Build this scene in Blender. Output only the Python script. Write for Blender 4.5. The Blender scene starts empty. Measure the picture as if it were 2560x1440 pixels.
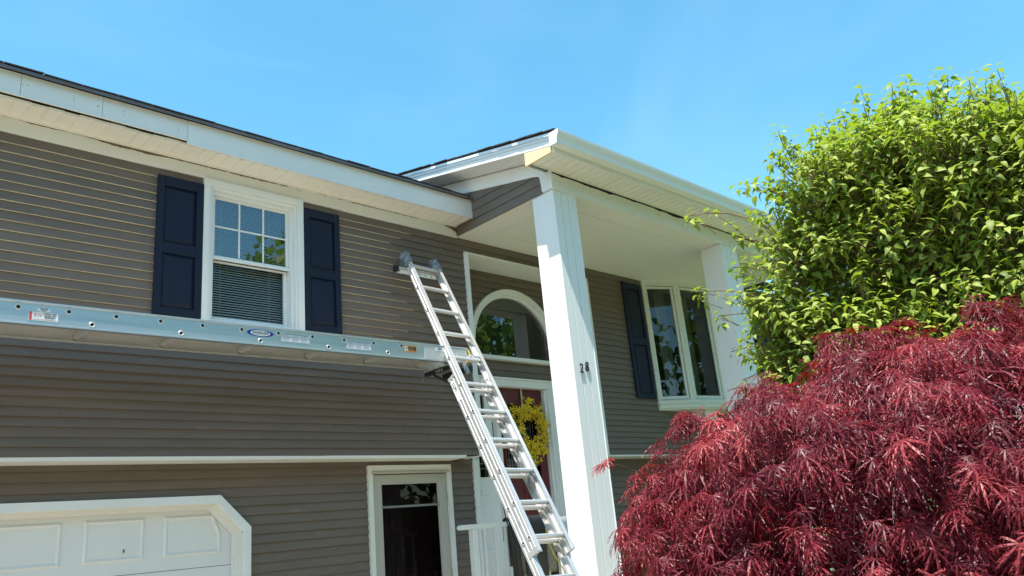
import bpy, math, random
import numpy as np
from mathutils import Matrix, Vector, Euler
random.seed(7); rng = np.random.default_rng(11)
sc = bpy.context.scene
COL = sc.collection

# ------------------------------------------------------------------ camera
cam_data = bpy.data.cameras.new('camera')
cam = bpy.data.objects.new('camera', cam_data); COL.objects.link(cam)
CAM = Vector((0.0, -6.0, 1.6))
RC = Matrix(((0.7256435869811696, -0.13906004455389187, -0.6738721604887469),
             (-0.6818762316993137, -0.27645288678504787, -0.6772138554635142),
             (-0.09212051517792194, 0.9509133006730335, -0.29542800355834775)))
cam.matrix_world = Matrix.Translation(CAM) @ RC.to_4x4()
cam_data.sensor_fit = 'HORIZONTAL'; cam_data.sensor_width = 36.0
cam_data.lens = 36.0 * 1964.77 / 2560.0
cam_data.clip_start = 0.05; cam_data.clip_end = 2000.0
sc.camera = cam

# ------------------------------------------------------------------ sky + sun
SUN_D = Vector((0.324, 0.107, -0.940)).normalized()      # direction the light travels
to_sun = -SUN_D
elev = math.asin(to_sun.z); azim = math.atan2(to_sun.x, to_sun.y)
world = bpy.data.worlds.new('World'); sc.world = world; world.use_nodes = True
nt = world.node_tree; nt.nodes.clear()
sky = nt.nodes.new('ShaderNodeTexSky'); sky.sky_type = 'NISHITA'; sky.sun_disc = False
sky.sun_elevation = elev; sky.sun_rotation = azim % (2 * math.pi)
sky.air_density = 1.0; sky.dust_density = 0.6; sky.ozone_density = 1.0; sky.altitude = 50
hs = nt.nodes.new('ShaderNodeHueSaturation'); hs.inputs['Hue'].default_value = 0.473
hs.inputs['Saturation'].default_value = 1.25; hs.inputs['Value'].default_value = 1.22
bg = nt.nodes.new('ShaderNodeBackground'); bg.inputs['Strength'].default_value = 0.125
wo = nt.nodes.new('ShaderNodeOutputWorld')
nt.links.new(sky.outputs[0], hs.inputs['Color'])
wtc = nt.nodes.new('ShaderNodeTexCoord'); wmp = nt.nodes.new('ShaderNodeMapping'); wmp.inputs['Scale'].default_value = (2.2, 1.4, 3.6); wmp.inputs['Rotation'].default_value = (0.3, 0.5, 0.2)
wn = nt.nodes.new('ShaderNodeTexNoise'); wn.inputs['Scale'].default_value = 1.6; wn.inputs['Detail'].default_value = 7; wn.inputs['Distortion'].default_value = 0.6
wr_ = nt.nodes.new('ShaderNodeValToRGB'); wr_.color_ramp.elements[0].position = 0.48; wr_.color_ramp.elements[1].position = 0.85
wr_.color_ramp.elements[1].color = (0.055, 0.055, 0.055, 1)
wm = nt.nodes.new('ShaderNodeMix'); wm.data_type = 'RGBA'; wm.inputs[7].default_value = (7.5, 8.2, 8.6, 1)
nt.links.new(wtc.outputs['Generated'], wmp.inputs[0]); nt.links.new(wmp.outputs[0], wn.inputs['Vector']); nt.links.new(wn.outputs['Fac'], wr_.inputs[0])
nt.links.new(wr_.outputs[0], wm.inputs['Factor']); nt.links.new(hs.outputs[0], wm.inputs[6]); nt.links.new(wm.outputs[2], bg.inputs[0]); nt.links.new(bg.outputs[0], wo.inputs[0])
sl = bpy.data.lights.new('sun', 'SUN'); sl.energy = 5.0; sl.angle = math.radians(0.53); sl.color = (1.0, 0.955, 0.88)
so = bpy.data.objects.new('sun', sl); COL.objects.link(so)
so.rotation_euler = SUN_D.to_track_quat('-Z', 'Y').to_euler(); so.location = (0, -10, 30)
sc.view_settings.view_transform = 'Standard'; sc.view_settings.look = 'None'
sc.view_settings.exposure = 1.0; sc.view_settings.gamma = 1.0
sc.view_settings.use_curve_mapping = False
sc.render.engine = 'CYCLES'
try:
    sc.cycles.max_bounces = 8; sc.cycles.diffuse_bounces = 4; sc.cycles.glossy_bounces = 4
    sc.cycles.transparent_max_bounces = 8; sc.cycles.use_denoising = True
except Exception: pass

# ------------------------------------------------------------------ materials
MATS = {}
def mat(name, col, rough=0.6, metal=0.0, var=0.08, vscale=3.0, bump=0.0, bscale=40.0, rand=0.0, spec=0.5,
        stretch=(1, 1, 1), stain=None, aniso=0.0):
    if name in MATS: return MATS[name]
    m = bpy.data.materials.new(name); m.use_nodes = True; t = m.node_tree
    p = t.nodes['Principled BSDF']; p.inputs['Roughness'].default_value = rough; p.inputs['Metallic'].default_value = metal
    p.inputs['Specular IOR Level'].default_value = spec
    if aniso: p.inputs['Anisotropic'].default_value = aniso
    tc = t.nodes.new('ShaderNodeTexCoord'); mp = t.nodes.new('ShaderNodeMapping'); mp.inputs['Scale'].default_value = stretch
    t.links.new(tc.outputs['Object'], mp.inputs[0])
    n = t.nodes.new('ShaderNodeTexNoise'); n.inputs['Scale'].default_value = vscale; n.inputs['Detail'].default_value = 6
    n.inputs['Roughness'].default_value = 0.65
    t.links.new(mp.outputs[0], n.inputs['Vector'])
    cr = t.nodes.new('ShaderNodeValToRGB')
    c = np.array(col)
    cr.color_ramp.elements[0].position = 0.3; cr.color_ramp.elements[1].position = 0.7
    cr.color_ramp.elements[0].color = (*(c * (1 - var)), 1); cr.color_ramp.elements[1].color = (*np.minimum(c * (1 + var), 0.95), 1)
    t.links.new(n.outputs['Fac'], cr.inputs[0])
    out = cr.outputs[0]
    if stain:
        scol, lo, hi, ssc = stain
        n2 = t.nodes.new('ShaderNodeTexNoise'); n2.inputs['Scale'].default_value = ssc; n2.inputs['Detail'].default_value = 8
        t.links.new(mp.outputs[0], n2.inputs['Vector'])
        r2 = t.nodes.new('ShaderNodeValToRGB'); r2.color_ramp.elements[0].position = lo; r2.color_ramp.elements[1].position = hi
        t.links.new(n2.outputs['Fac'], r2.inputs[0])
        mx = t.nodes.new('ShaderNodeMix'); mx.data_type = 'RGBA'
        t.links.new(r2.outputs[0], mx.inputs['Factor']); t.links.new(out, mx.inputs[6]); mx.inputs[7].default_value = (*scol, 1)
        out = mx.outputs[2]
    if rand:
        oi = t.nodes.new('ShaderNodeObjectInfo'); mr = t.nodes.new('ShaderNodeMapRange')
        mr.inputs['To Min'].default_value = 1 - rand; mr.inputs['To Max'].default_value = 1 + rand
        t.links.new(oi.outputs['Random'], mr.inputs[0])
        vm = t.nodes.new('ShaderNodeVectorMath'); vm.operation = 'SCALE'
        t.links.new(out, vm.inputs[0]); t.links.new(mr.outputs[0], vm.inputs['Scale']); out = vm.outputs[0]
    t.links.new(out, p.inputs['Base Color'])
    if bump:
        n3 = t.nodes.new('ShaderNodeTexNoise'); n3.inputs['Scale'].default_value = bscale; n3.inputs['Detail'].default_value = 5
        t.links.new(mp.outputs[0], n3.inputs['Vector'])
        b = t.nodes.new('ShaderNodeBump'); b.inputs['Strength'].default_value = bump; b.inputs['Distance'].default_value = 0.004
        t.links.new(n3.outputs['Fac'], b.inputs['Height']); t.links.new(b.outputs[0], p.inputs['Normal'])
    MATS[name] = m; return m

def glass_mat(name, tint=(0.9, 0.93, 0.95), refl=1.0, rough=0.0, wav=0.0):
    if name in MATS: return MATS[name]
    m = bpy.data.materials.new(name); m.use_nodes = True; t = m.node_tree; t.nodes.clear()
    o = t.nodes.new('ShaderNodeOutputMaterial'); mx = t.nodes.new('ShaderNodeMixShader')
    tr = t.nodes.new('ShaderNodeBsdfTransparent'); tr.inputs[0].default_value = (*tint, 1)
    gl = t.nodes.new('ShaderNodeBsdfGlossy'); gl.inputs['Roughness'].default_value = rough
    fr = t.nodes.new('ShaderNodeFresnel'); fr.inputs['IOR'].default_value = 1.55
    ml = t.nodes.new('ShaderNodeMath'); ml.operation = 'MULTIPLY'; ml.inputs[1].default_value = refl; ml.use_clamp = True
    t.links.new(fr.outputs[0], ml.inputs[0]); t.links.new(ml.outputs[0], mx.inputs[0])
    t.links.new(tr.outputs[0], mx.inputs[1]); t.links.new(gl.outputs[0], mx.inputs[2]); t.links.new(mx.outputs[0], o.inputs[0])
    if wav:
        tc = t.nodes.new('ShaderNodeTexCoord'); n = t.nodes.new('ShaderNodeTexNoise'); n.inputs['Scale'].default_value = 2.5
        b = t.nodes.new('ShaderNodeBump'); b.inputs['Strength'].default_value = wav; b.inputs['Distance'].default_value = 0.01
        t.links.new(tc.outputs['Object'], n.inputs['Vector']); t.links.new(n.outputs['Fac'], b.inputs['Height'])
        t.links.new(b.outputs[0], gl.inputs['Normal'])
    MATS[name] = m; return m

def leaf_mat(name, ca, cb, trans, tcol, rough=0.45, tmix=0.35, coat=0.0):
    m = bpy.data.materials.new(name); m.use_nodes = True; t = m.node_tree
    p = t.nodes['Principled BSDF']; p.inputs['Roughness'].default_value = rough; p.inputs['Specular IOR Level'].default_value = 0.35
    o = t.nodes['Material Output']
    at = t.nodes.new('ShaderNodeAttribute'); at.attribute_name = 'tone'; at.attribute_type = 'GEOMETRY'
    oi = t.nodes.new('ShaderNodeObjectInfo')
    ad = t.nodes.new('ShaderNodeMath'); ad.operation = 'ADD'
    t.links.new(at.outputs['Fac'], ad.inputs[0])
    g = t.nodes.new('ShaderNodeNewGeometry')
    n = t.nodes.new('ShaderNodeTexNoise'); n.inputs['Scale'].default_value = 9.0
    t.links.new(g.outputs['Position'], n.inputs['Vector'])
    mu = t.nodes.new('ShaderNodeMath'); mu.operation = 'MULTIPLY'; mu.inputs[1].default_value = 0.4
    t.links.new(n.outputs['Fac'], mu.inputs[0]); t.links.new(mu.outputs[0], ad.inputs[1])
    cr = t.nodes.new('ShaderNodeValToRGB'); cr.color_ramp.elements[0].color = (*ca, 1); cr.color_ramp.elements[1].color = (*cb, 1)
    cr.color_ramp.elements[0].position = 0.1; cr.color_ramp.elements[1].position = 1.1 if False else 1.0
    t.links.new(ad.outputs[0], cr.inputs[0]); t.links.new(cr.outputs[0], p.inputs['Base Color'])
    tl = t.nodes.new('ShaderNodeBsdfTranslucent'); tl.inputs[0].default_value = (*tcol, 1)
    mx = t.nodes.new('ShaderNodeMixShader'); mx.inputs[0].default_value = tmix
    t.links.new(p.outputs[0], mx.inputs[1]); t.links.new(tl.outputs[0], mx.inputs[2]); t.links.new(mx.outputs[0], o.inputs[0])
    MATS[name] = m; return m

M_SID = mat('taupe_siding_paint', (0.164, 0.129, 0.103), 0.62, var=0.11, vscale=2.6, stain=((0.20, 0.175, 0.15), 0.60, 0.85, 9.0), bump=0.12, bscale=55, rand=0.045, stretch=(0.6, 1, 3), spec=0.35)
M_EDGE = mat('cream_board_edge', (0.66, 0.59, 0.45), 0.8, var=0.28, vscale=6, stretch=(1, 1, 1))  # cream underside of boards above the plank, left of the ladder
M_WHITE = mat('white_trim_paint', (0.79, 0.79, 0.775), 0.5, var=0.04, vscale=1.5, bump=0.08, bscale=30, spec=0.4, stain=((0.60, 0.58, 0.53), 0.66, 0.86, 5.0))
M_WHITE_OLD = mat('aged_white_trim_paint', (0.74, 0.735, 0.70), 0.6, var=0.04, vscale=2.0, bump=0.1, bscale=25,
                  stain=((0.42, 0.38, 0.32), 0.66, 0.80, 5.0))
M_CREAM = mat('cream_aluminium_soffit', (0.80, 0.77, 0.70), 0.5, var=0.02, vscale=2)
M_CEIL = mat('porch_ceiling_paint', (0.80, 0.78, 0.71), 0.65, var=0.03, vscale=1.2, bump=0.04, bscale=12)
M_POST = mat('rough_white_post_board', (0.80, 0.80, 0.79), 0.65, var=0.02, vscale=3, bump=0.25, bscale=18, stretch=(6, 6, 0.6),
             stain=((0.58, 0.58, 0.57), 0.68, 0.78, 7.0))
M_WOOD = mat('raw_pine', (0.72, 0.55, 0.33), 0.7, var=0.12, vscale=4, stretch=(1, 1, 9))
M_NAVY = mat('navy_shutter_vinyl', (0.0065, 0.0115, 0.030), 0.6, spec=0.3, var=0.1, vscale=5, bump=0.15, bscale=35, stretch=(6, 6, 1))
M_BROWN = mat('flaking_brown_paint', (0.16, 0.11, 0.075), 0.85, var=0.3, vscale=20)
M_DARK = mat('dark_gap', (0.012, 0.012, 0.012), 0.9)
M_INT = mat('darkened_room_wall', (0.05, 0.05, 0.05), 0.9)  # darkness of the rooms is put into this wall colour
M_SHING = mat('asphalt_shingle', (0.035, 0.034, 0.036), 0.9, var=0.35, vscale=30, bump=0.5, bscale=120, rand=0.2)
M_DRIP = mat('brown_drip_edge', (0.15, 0.13, 0.13), 0.45, metal=0.3)
M_FLASH = mat('white_drip_flashing', (0.72, 0.73, 0.74), 0.4, metal=0.2)
M_GUT = mat('white_gutter_enamel', (0.78, 0.79, 0.76), 0.32, var=0.02)
M_ALU = mat('brushed_aluminium', (0.66, 0.67, 0.68), 0.38, metal=0.92, var=0.07, vscale=4, bump=0.03, bscale=60, stretch=(0.3, 1, 8))
M_ALU_B = mat('mill_aluminium_rail', (0.66, 0.655, 0.64), 0.45, metal=0.65, var=0.06, vscale=6, bump=0.03, bscale=50, stain=((0.5, 0.49, 0.46), 0.62, 0.8, 9))
M_STEEL = mat('galvanised_steel', (0.35, 0.35, 0.35), 0.45, metal=0.8, var=0.2, vscale=15)
M_BLACKIRON = mat('black_coated_steel', (0.025, 0.026, 0.028), 0.5, metal=0.3, var=0.2, vscale=20)
M_HOLE = mat('hollow_rung_shadow', (0.008, 0.008, 0.010), 0.9)
M_TAPE = mat('grey_duct_tape', (0.22, 0.23, 0.25), 0.35, metal=0.35, var=0.25, vscale=14, bump=0.8, bscale=22)
M_PLY = mat('plywood_deck', (0.68, 0.59, 0.45), 0.85, var=0.12, vscale=5, stretch=(0.4, 4, 1))
M_LABEL = mat('white_paper_label', (0.66, 0.69, 0.72), 0.6, var=0.03)
M_LABELW = mat('bright_white_label', (0.82, 0.82, 0.80), 0.6, var=0.02)
M_PRINT = mat('grey_print', (0.16, 0.18, 0.22), 0.7)
M_PRINTL = mat('pale_print', (0.42, 0.45, 0.50), 0.7)
M_BLK = mat('black_print', (0.012, 0.012, 0.014), 0.6)
M_BLUE = mat('blue_logo_ink', (0.012, 0.03, 0.30), 0.5)
M_RED = mat('red_logo_ink', (0.55, 0.06, 0.05), 0.6)
M_PINK = mat('faded_red_ink', (0.50, 0.26, 0.27), 0.7)
M_ORANGE = mat('orange_warning_ink', (0.75, 0.30, 0.03), 0.6)
M_MAROON = mat('maroon_door_paint', (0.125, 0.014, 0.020), 0.4, var=0.08, vscale=3)
M_MARD = mat('dark_maroon_inner_door', (0.040, 0.007, 0.010), 0.45, var=0.08, vscale=3)
M_BRASS = mat('brass_kick_plate', (0.62, 0.50, 0.18), 0.35, metal=0.8, var=0.08)
M_CAME = mat('lead_came', (0.30, 0.29, 0.24), 0.4, metal=0.7)
M_DGLASS = glass_mat('dark_leaded_glass', (0.25, 0.30, 0.28), 1.4)
M_GLASS = glass_mat('window_glass', (0.80, 0.84, 0.88), 4.2, wav=0.02)
M_SCREENG = glass_mat('screened_lower_glass', (0.90, 0.92, 0.94), 0.6, wav=0.02)
M_GLASS_B = glass_mat('bow_window_glass', (0.80, 0.86, 0.84), 1.5, wav=0.03)
M_GLASS_A = glass_mat('arch_window_glass', (0.80, 0.84, 0.86), 3.0, wav=0.02)
M_STORM = glass_mat('storm_door_glass', (0.40, 0.38, 0.43), 0.5, wav=0.02)
M_BLIND = mat('grey_blind_slat', (0.82, 0.85, 0.86), 0.5, var=0.04)
M_SASH = mat('white_vinyl_sash', (0.78, 0.79, 0.78), 0.35, var=0.015)
M_BOWF = mat('bow_window_frame_paint', (0.70, 0.72, 0.66), 0.5, var=0.04, stain=((0.35, 0.30, 0.24), 0.68, 0.8, 6))
M_STORMF = mat('almond_storm_door_frame', (0.46, 0.44, 0.38), 0.45, var=0.03)
M_GDOOR = mat('white_garage_door', (0.76, 0.76, 0.74), 0.45, var=0.025, vscale=2, bump=0.05, bscale=60)
M_GREYMAT = mat('speckled_grey_carpet', (0.20, 0.19, 0.18), 0.95, var=0.7, vscale=110, bump=0.7, bscale=150)
M_BLKMAT = mat('black_rubber_mat', (0.010, 0.011, 0.014), 0.6, var=0.2, vscale=20)
M_RAILP = mat('white_railing_paint', (0.70, 0.72, 0.71), 0.45, var=0.03)
M_ROPE = mat('black_rope', (0.03, 0.03, 0.03), 0.8)
M_YROPE = mat('yellow_rope', (0.65, 0.52, 0.10), 0.8, var=0.3, vscale=40)
M_TERRA = mat('terracotta', (0.26, 0.095, 0.055), 0.8, var=0.15, vscale=8)
M_SOIL = mat('potting_soil', (0.03, 0.02, 0.014), 0.95)
M_BARK = mat('grey_brown_bark', (0.11, 0.085, 0.065), 0.9, var=0.3, vscale=14, bump=0.6, bscale=40, stretch=(2, 2, 0.4))
M_BARKM = mat('dark_maple_bark', (0.06, 0.045, 0.04), 0.9, var=0.3, vscale=14, bump=0.6, bscale=40)
M_TWIG = mat('young_twig_bark', (0.17, 0.11, 0.06), 0.8, var=0.25, vscale=10)
M_LAWN = mat('lawn_grass', (0.11, 0.15, 0.05), 0.95, var=0.35, vscale=5, bump=0.6, bscale=60)
M_DRIVE = mat('worn_asphalt_drive', (0.31, 0.27, 0.22), 0.9, var=0.1, vscale=3, bump=0.3, bscale=90)
M_CONC = mat('landing_concrete', (0.50, 0.46, 0.40), 0.9, var=0.1, vscale=5, bump=0.3, bscale=60)
M_STREET = mat('street_asphalt', (0.055, 0.055, 0.057), 0.9, var=0.2, vscale=30, bump=0.4, bscale=100)
M_PETAL = mat('yellow_forsythia_petal', (0.85, 0.56, 0.010), 0.6, var=0.25, vscale=20)
M_RIBBON = mat('cream_wreath_hanger', (0.55, 0.50, 0.30), 0.5)
M_NUM = mat('dark_metal_numerals', (0.03, 0.03, 0.032), 0.4, metal=0.6)

# ------------------------------------------------------------------ mesh helpers
WLOC = {}
def link(o, parent=None):
    COL.objects.link(o)
    if parent is not None:
        o.parent = parent
        o.matrix_parent_inverse = Matrix.Translation(-WLOC.get(parent.as_pointer(), Vector((0, 0, 0))))
    return o
def tag(o, label=None, cat=None, group=None, kind=None):
    if label: o['label'] = label
    if cat: o['category'] = cat
    if group: o['group'] = group
    if kind: o['kind'] = kind
    return o
def empty(name, loc):
    o = bpy.data.objects.new(name, None); o.location = loc; o.empty_display_size = 0.2
    COL.objects.link(o); WLOC[o.as_pointer()] = Vector(loc); return o

class MB:
    def __init__(s): s.v = []; s.f = []; s.m = []
    def add(s, vs, fs, mi=0):
        b = len(s.v); s.v += [tuple(v) for v in vs]
        for f in fs: s.f.append(tuple(b + i for i in f)); s.m.append(mi)
        return s
    def box(s, x0, x1, y0, y1, z0, z1, mi=0):
        return s.add([(x0, y0, z0), (x1, y0, z0), (x1, y1, z0), (x0, y1, z0), (x0, y0, z1), (x1, y0, z1), (x1, y1, z1), (x0, y1, z1)],
                     [(0, 3, 2, 1), (4, 5, 6, 7), (0, 1, 5, 4), (1, 2, 6, 5), (2, 3, 7, 6), (3, 0, 4, 7)], mi)
    def obox(s, c, ax, ay, az, hx, hy, hz, mi=0):            # oriented box
        c = Vector(c); ax, ay, az = Vector(ax), Vector(ay), Vector(az)
        vs = [c + ax * (sx * hx) + ay * (sy * hy) + az * (sz * hz) for sz in (-1, 1) for sx, sy in ((-1, -1), (1, -1), (1, 1), (-1, 1))]
        return s.add(vs, [(0, 3, 2, 1), (4, 5, 6, 7), (0, 1, 5, 4), (1, 2, 6, 5), (2, 3, 7, 6), (3, 0, 4, 7)], mi)
    def prism(s, poly, fn, a0, a1, mi=0, cap=True):          # poly of (p,q); fn(a,p,q)->xyz
        n = len(poly)
        vs = [fn(a0, *p) for p in poly] + [fn(a1, *p) for p in poly]
        fs = [(i, (i + 1) % n, n + (i + 1) % n, n + i) for i in range(n)]
        if cap: fs += [tuple(range(n - 1, -1, -1)), tuple(range(n, 2 * n))]
        return s.add(vs, fs, mi)
    def tube(s, path, r, n=8, mi=0, r1=None):
        path = [Vector(p) for p in path]; L = len(path); vs = []
        for i, p in enumerate(path):
            d = (path[min(i + 1, L - 1)] - path[max(i - 1, 0)]).normalized()
            a = d.orthogonal().normalized() if i == 0 else (a - d * a.dot(d)).normalized()
            b = d.cross(a); rr = r if r1 is None else r + (r1 - r) * i / (L - 1)
            vs += [p + (a * math.cos(2 * math.pi * k / n) + b * math.sin(2 * math.pi * k / n)) * rr for k in range(n)]
        fs = [(i * n + k, i * n + (k + 1) % n, (i + 1) * n + (k + 1) % n, (i + 1) * n + k) for i in range(L - 1) for k in range(n)]
        fs += [tuple(range(n - 1, -1, -1)), tuple(range((L - 1) * n, L * n))]
        return s.add(vs, fs, mi)
    def build(s, name, mats, parent=None, smooth=False, bevel=0.0, loc=None):
        me = bpy.data.meshes.new(name); me.from_pydata(s.v, [], s.f)
        for m in (mats if isinstance(mats, (list, tuple)) else [mats]): me.materials.append(m)
        if any(s.m): me.polygons.foreach_set('material_index', s.m)
        if smooth: me.polygons.foreach_set('use_smooth', [True] * len(s.f))
        me.update()
        o = bpy.data.objects.new(name, me)
        if loc: o.location = loc
        link(o, parent)
        if bevel:
            b = o.modifiers.new('bevel', 'BEVEL'); b.width = bevel; b.segments = 2; b.limit_method = 'ANGLE'
            b.harden_normals = False
        return o
def inst(name, me, loc, parent, rot=None, scale=None):
    o = bpy.data.objects.new(name, me); o.location = loc
    if rot is not None: o.rotation_euler = rot
    if scale is not None: o.scale = scale
    return link(o, parent)
def box(name, m, parent, x0, x1, y0, y1, z0, z1, bevel=0.0):
    return MB().box(x0, x1, y0, y1, z0, z1).build(name, m, parent, bevel=bevel)
def frame(name, m, parent, x0, x1, z0, z1, w, y0, y1, bevel=0.002, wb=None, wt=None):
    wb = w if wb is None else wb; wt = w if wt is None else wt
    b = MB().box(x0, x0 + w, y0, y1, z0, z1).box(x1 - w, x1, y0, y1, z0, z1)
    if wt: b.box(x0 + w, x1 - w, y0, y1, z1 - wt, z1)
    if wb: b.box(x0 + w, x1 - w, y0, y1, z0, z0 + wb)
    return b.build(name, m, parent, bevel=bevel)
def text(name, body, size, m, parent, origin, xdir, ydir, extrude=0.0006, shear=0.0, space=1.0, xs=1.0):
    cu = bpy.data.curves.new(name, 'FONT'); cu.body = body; cu.size = size; cu.extrude = extrude
    cu.align_x = 'CENTER'; cu.align_y = 'CENTER'; cu.shear = shear; cu.space_character = space
    tmp = bpy.data.objects.new('tmp', cu); me = bpy.data.meshes.new_from_object(tmp)
    bpy.data.objects.remove(tmp); bpy.data.curves.remove(cu)
    me.materials.clear(); me.materials.append(m)
    xd, yd = Vector(xdir).normalized(), Vector(ydir).normalized(); zd = xd.cross(yd)
    M = Matrix((xd * xs, yd, zd)).transposed().to_4x4(); M.translation = Vector(origin)
    me.transform(M); me.name = name
    return link(bpy.data.objects.new(name, me), parent)

# ------------------------------------------------------------------ ground
def sheet(name, m, x0, x1, y0, y1, z):
    o = MB().add([(x0, y0, z), (x1, y0, z), (x1, y1, z), (x0, y1, z)], [(0, 1, 2, 3)]).build(name, m); tag(o, kind='structure'); return o
sheet('ground', M_LAWN, -300, 300, -300, 300, 0.0)
sheet('driveway', M_DRIVE, -4.5, 3.4, -15.0, 0.4, 0.004)
sheet('street', M_STREET, -300, 300, -22.0, -15.0, 0.008)
MB().box(3.4, 7.6, -2.9, -1.75, -0.05, 0.03).build('front_path', M_CONC)['kind'] = 'structure'

M_MULCH = mat('bark_mulch', (0.045, 0.028, 0.018), 0.95, var=0.4, vscale=25, bump=0.8, bscale=60)  # dark ground added under the maple so gaps between leaves stay dark
tag(MB().add([(4.5 + 2.6 * math.cos(2 * math.pi * k / 40), -4.4 + 1.55 * math.sin(2 * math.pi * k / 40), 0.006) for k in range(40)], [tuple(range(40))]).build('added_dark_mulch', M_MULCH), kind='structure')

# ------------------------------------------------------------------ the house
house = empty('raised_ranch_house', (4.0, 4.0, 0.0))
tag(house, 'taupe clapboard raised ranch house with white trim, navy shutters and pillared porch', 'house')

# course heights of the clapboards (bottom edges)
CZ = [4.588 - 0.074 * i for i in range(21)]
while CZ[-1] > 2.40: CZ.append(CZ[-1] - 0.0678)
CZ = [z for z in CZ if z > 2.34]
CZ_LOW = [2.297 - 0.0744 * i for i in range(31)]

def clap_mesh(name, xb0, xb1, xt0, xt1, Y, z0, z1, t, mats, edge):
    """one lapped board: bottom edge xb0..xb1 at z0, top xt0..xt1 at z1"""
    to = 0.004; b = MB(); n = max(1, int((xb1 - xb0) / 0.4)); ph = random.uniform(0, 6.28); am = 0.0011
    vs = []
    for i in range(n + 1):
        u = i / n; xb = xb0 + (xb1 - xb0) * u; xt = xt0 + (xt1 - xt0) * u
        w = am * math.sin(xb * 2.3 + ph) + am * .7 * math.sin(xb * 5.1 + ph * 2); q = .0012 * math.sin(xb * 3.1 + ph * 3)
        vs += [(xb, Y - t + q, z0 + w), (xt, Y - to, z1), (xt, Y, z1), (xb, Y, z0 + w)]
    fs = [(0, 1, 2, 3), (4 * n, 4 * n + 3, 4 * n + 2, 4 * n + 1)]
    for i in range(n): a = 4 * i; fs += [(a, a + 4, a + 5, a + 1), (a + 1, a + 5, a + 6, a + 2), (a + 2, a + 6, a + 7, a + 3)]
    b.add(vs, fs, 0)
    b.add([], [], 0)
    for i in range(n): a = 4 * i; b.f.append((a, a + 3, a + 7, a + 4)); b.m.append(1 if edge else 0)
    return b
def clapboards(parent, Y, x0, x1, zs, ztop, hole=None, edge=None, joints=None, t=0.020, ends=0.0):
    """zs: bottoms top-down; hole(z0,z1) -> list of ((b0,t0),(b1,t1)) cut intervals"""
    prev = ztop
    for i, z0 in enumerate(zs):
        z1 = min(prev + 0.006, ztop) if i else ztop
        prev = z0
        segs = [((x0, x0), (x1, x1))]
        for cut in (hole(z0, z1) if hole else []):
            ns = []
            for (a, b) in segs:
                (cb0, ct0), (cb1, ct1) = cut
                if cb1 <= a[0] or cb0 >= b[0]: ns.append((a, b)); continue
                if cb0 > a[0]: ns.append((a, (cb0, ct0)))
                if cb1 < b[0]: ns.append(((cb1, ct1), b))
            segs = ns
        fin = []
        for (a, b) in segs:
            js = [j for j in (joints(i, z0) if joints else []) if a[0] + 0.12 < j < b[0] - 0.12]
            cur = a
            for j in js: fin.append((cur, (j - 0.0005, j - 0.0005))); cur = (j + 0.0005, j + 0.0005)
            fin.append((cur, b))
        for (a, b) in fin:
            dz = random.uniform(-0.0012, 0.0012); tt = t + random.uniform(-0.002, 0.002)
            e = bool(edge and edge(0.5 * (a[0] + b[0]), z0))
            mb = clap_mesh('clapboard', a[0], b[0], a[1], b[1], Y, z0 + dz, z1, tt, None, e)
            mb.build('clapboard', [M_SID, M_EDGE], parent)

def tiles(b, x0, x1, y0, y1, z0, z1, holes):
    xs = sorted({x0, x1, *[h for q in holes for h in q[:2] if x0 < h < x1]}); zs = sorted({z0, z1, *[h for q in holes for h in q[2:] if z0 < h < z1]})
    for i in range(len(xs) - 1):
        for j in range(len(zs) - 1):
            cx, cz = (xs[i] + xs[i + 1]) / 2, (zs[j] + zs[j + 1]) / 2
            if any(h[0] < cx < h[1] and h[2] < cz < h[3] for h in holes): continue
            b.box(xs[i], xs[i + 1], y0, y1, zs[j], zs[j + 1])
    return b
WIN = (2.455, 3.34, 3.40, 4.655)
BOW = (8.41, 11.15, 3.0, 4.70)
LX0, LX1 = -4.0, 12.3
ENT0, ENT1, ENTZ = 5.30, 7.225, 4.545
# upper wall left of entry, above entry, right of entry
wall_u = tiles(MB(), LX0, LX1, 0.004, 0.14, 2.36, 5.0, [WIN, BOW, (ENT0, ENT1, 2.3, ENTZ)]).build('upper_wall', M_SID, house)
GX0, GX1 = 0.2, 2.90
wall_l = tiles(MB(), LX0, 5.40, 0.256, 0.40, 0.0, 2.40, [(-2.0, 2.93, -1, 2.04), (4.13, 5.06, -1, 2.26)]).box(7.29, LX1, 0.256, 0.40, 0.0, 2.40).build('lower_wall', M_SID, house)
wall_e = tiles(MB(), 5.40, 7.29, 0.356, 0.42, 0.9, 4.6, [(5.6, 7.0, 3.50, 4.28), (5.50, 6.72, 0.9, 3.17)]).build('entry_wall', M_SID, house)
# closed shell behind
MB().box(LX0, LX0 + 0.14, 0.14, 9, 0, 5.0).box(LX1 - 0.14, LX1, 0.14, 9, 0, 5.0).box(LX0, LX1, 9, 9.14, 0, 5.0).build('outer_wall', M_SID, house)
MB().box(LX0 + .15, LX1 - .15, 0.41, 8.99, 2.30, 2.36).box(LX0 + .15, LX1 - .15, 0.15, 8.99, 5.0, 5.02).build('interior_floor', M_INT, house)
MB().box(LX0 + .2, LX1 - .2, 2.4, 2.46, 0.0, 2.29).box(LX0 + .2, LX1 - .2, 3.4, 3.46, 2.37, 4.99).build('interior_wall', M_INT, house)

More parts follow.
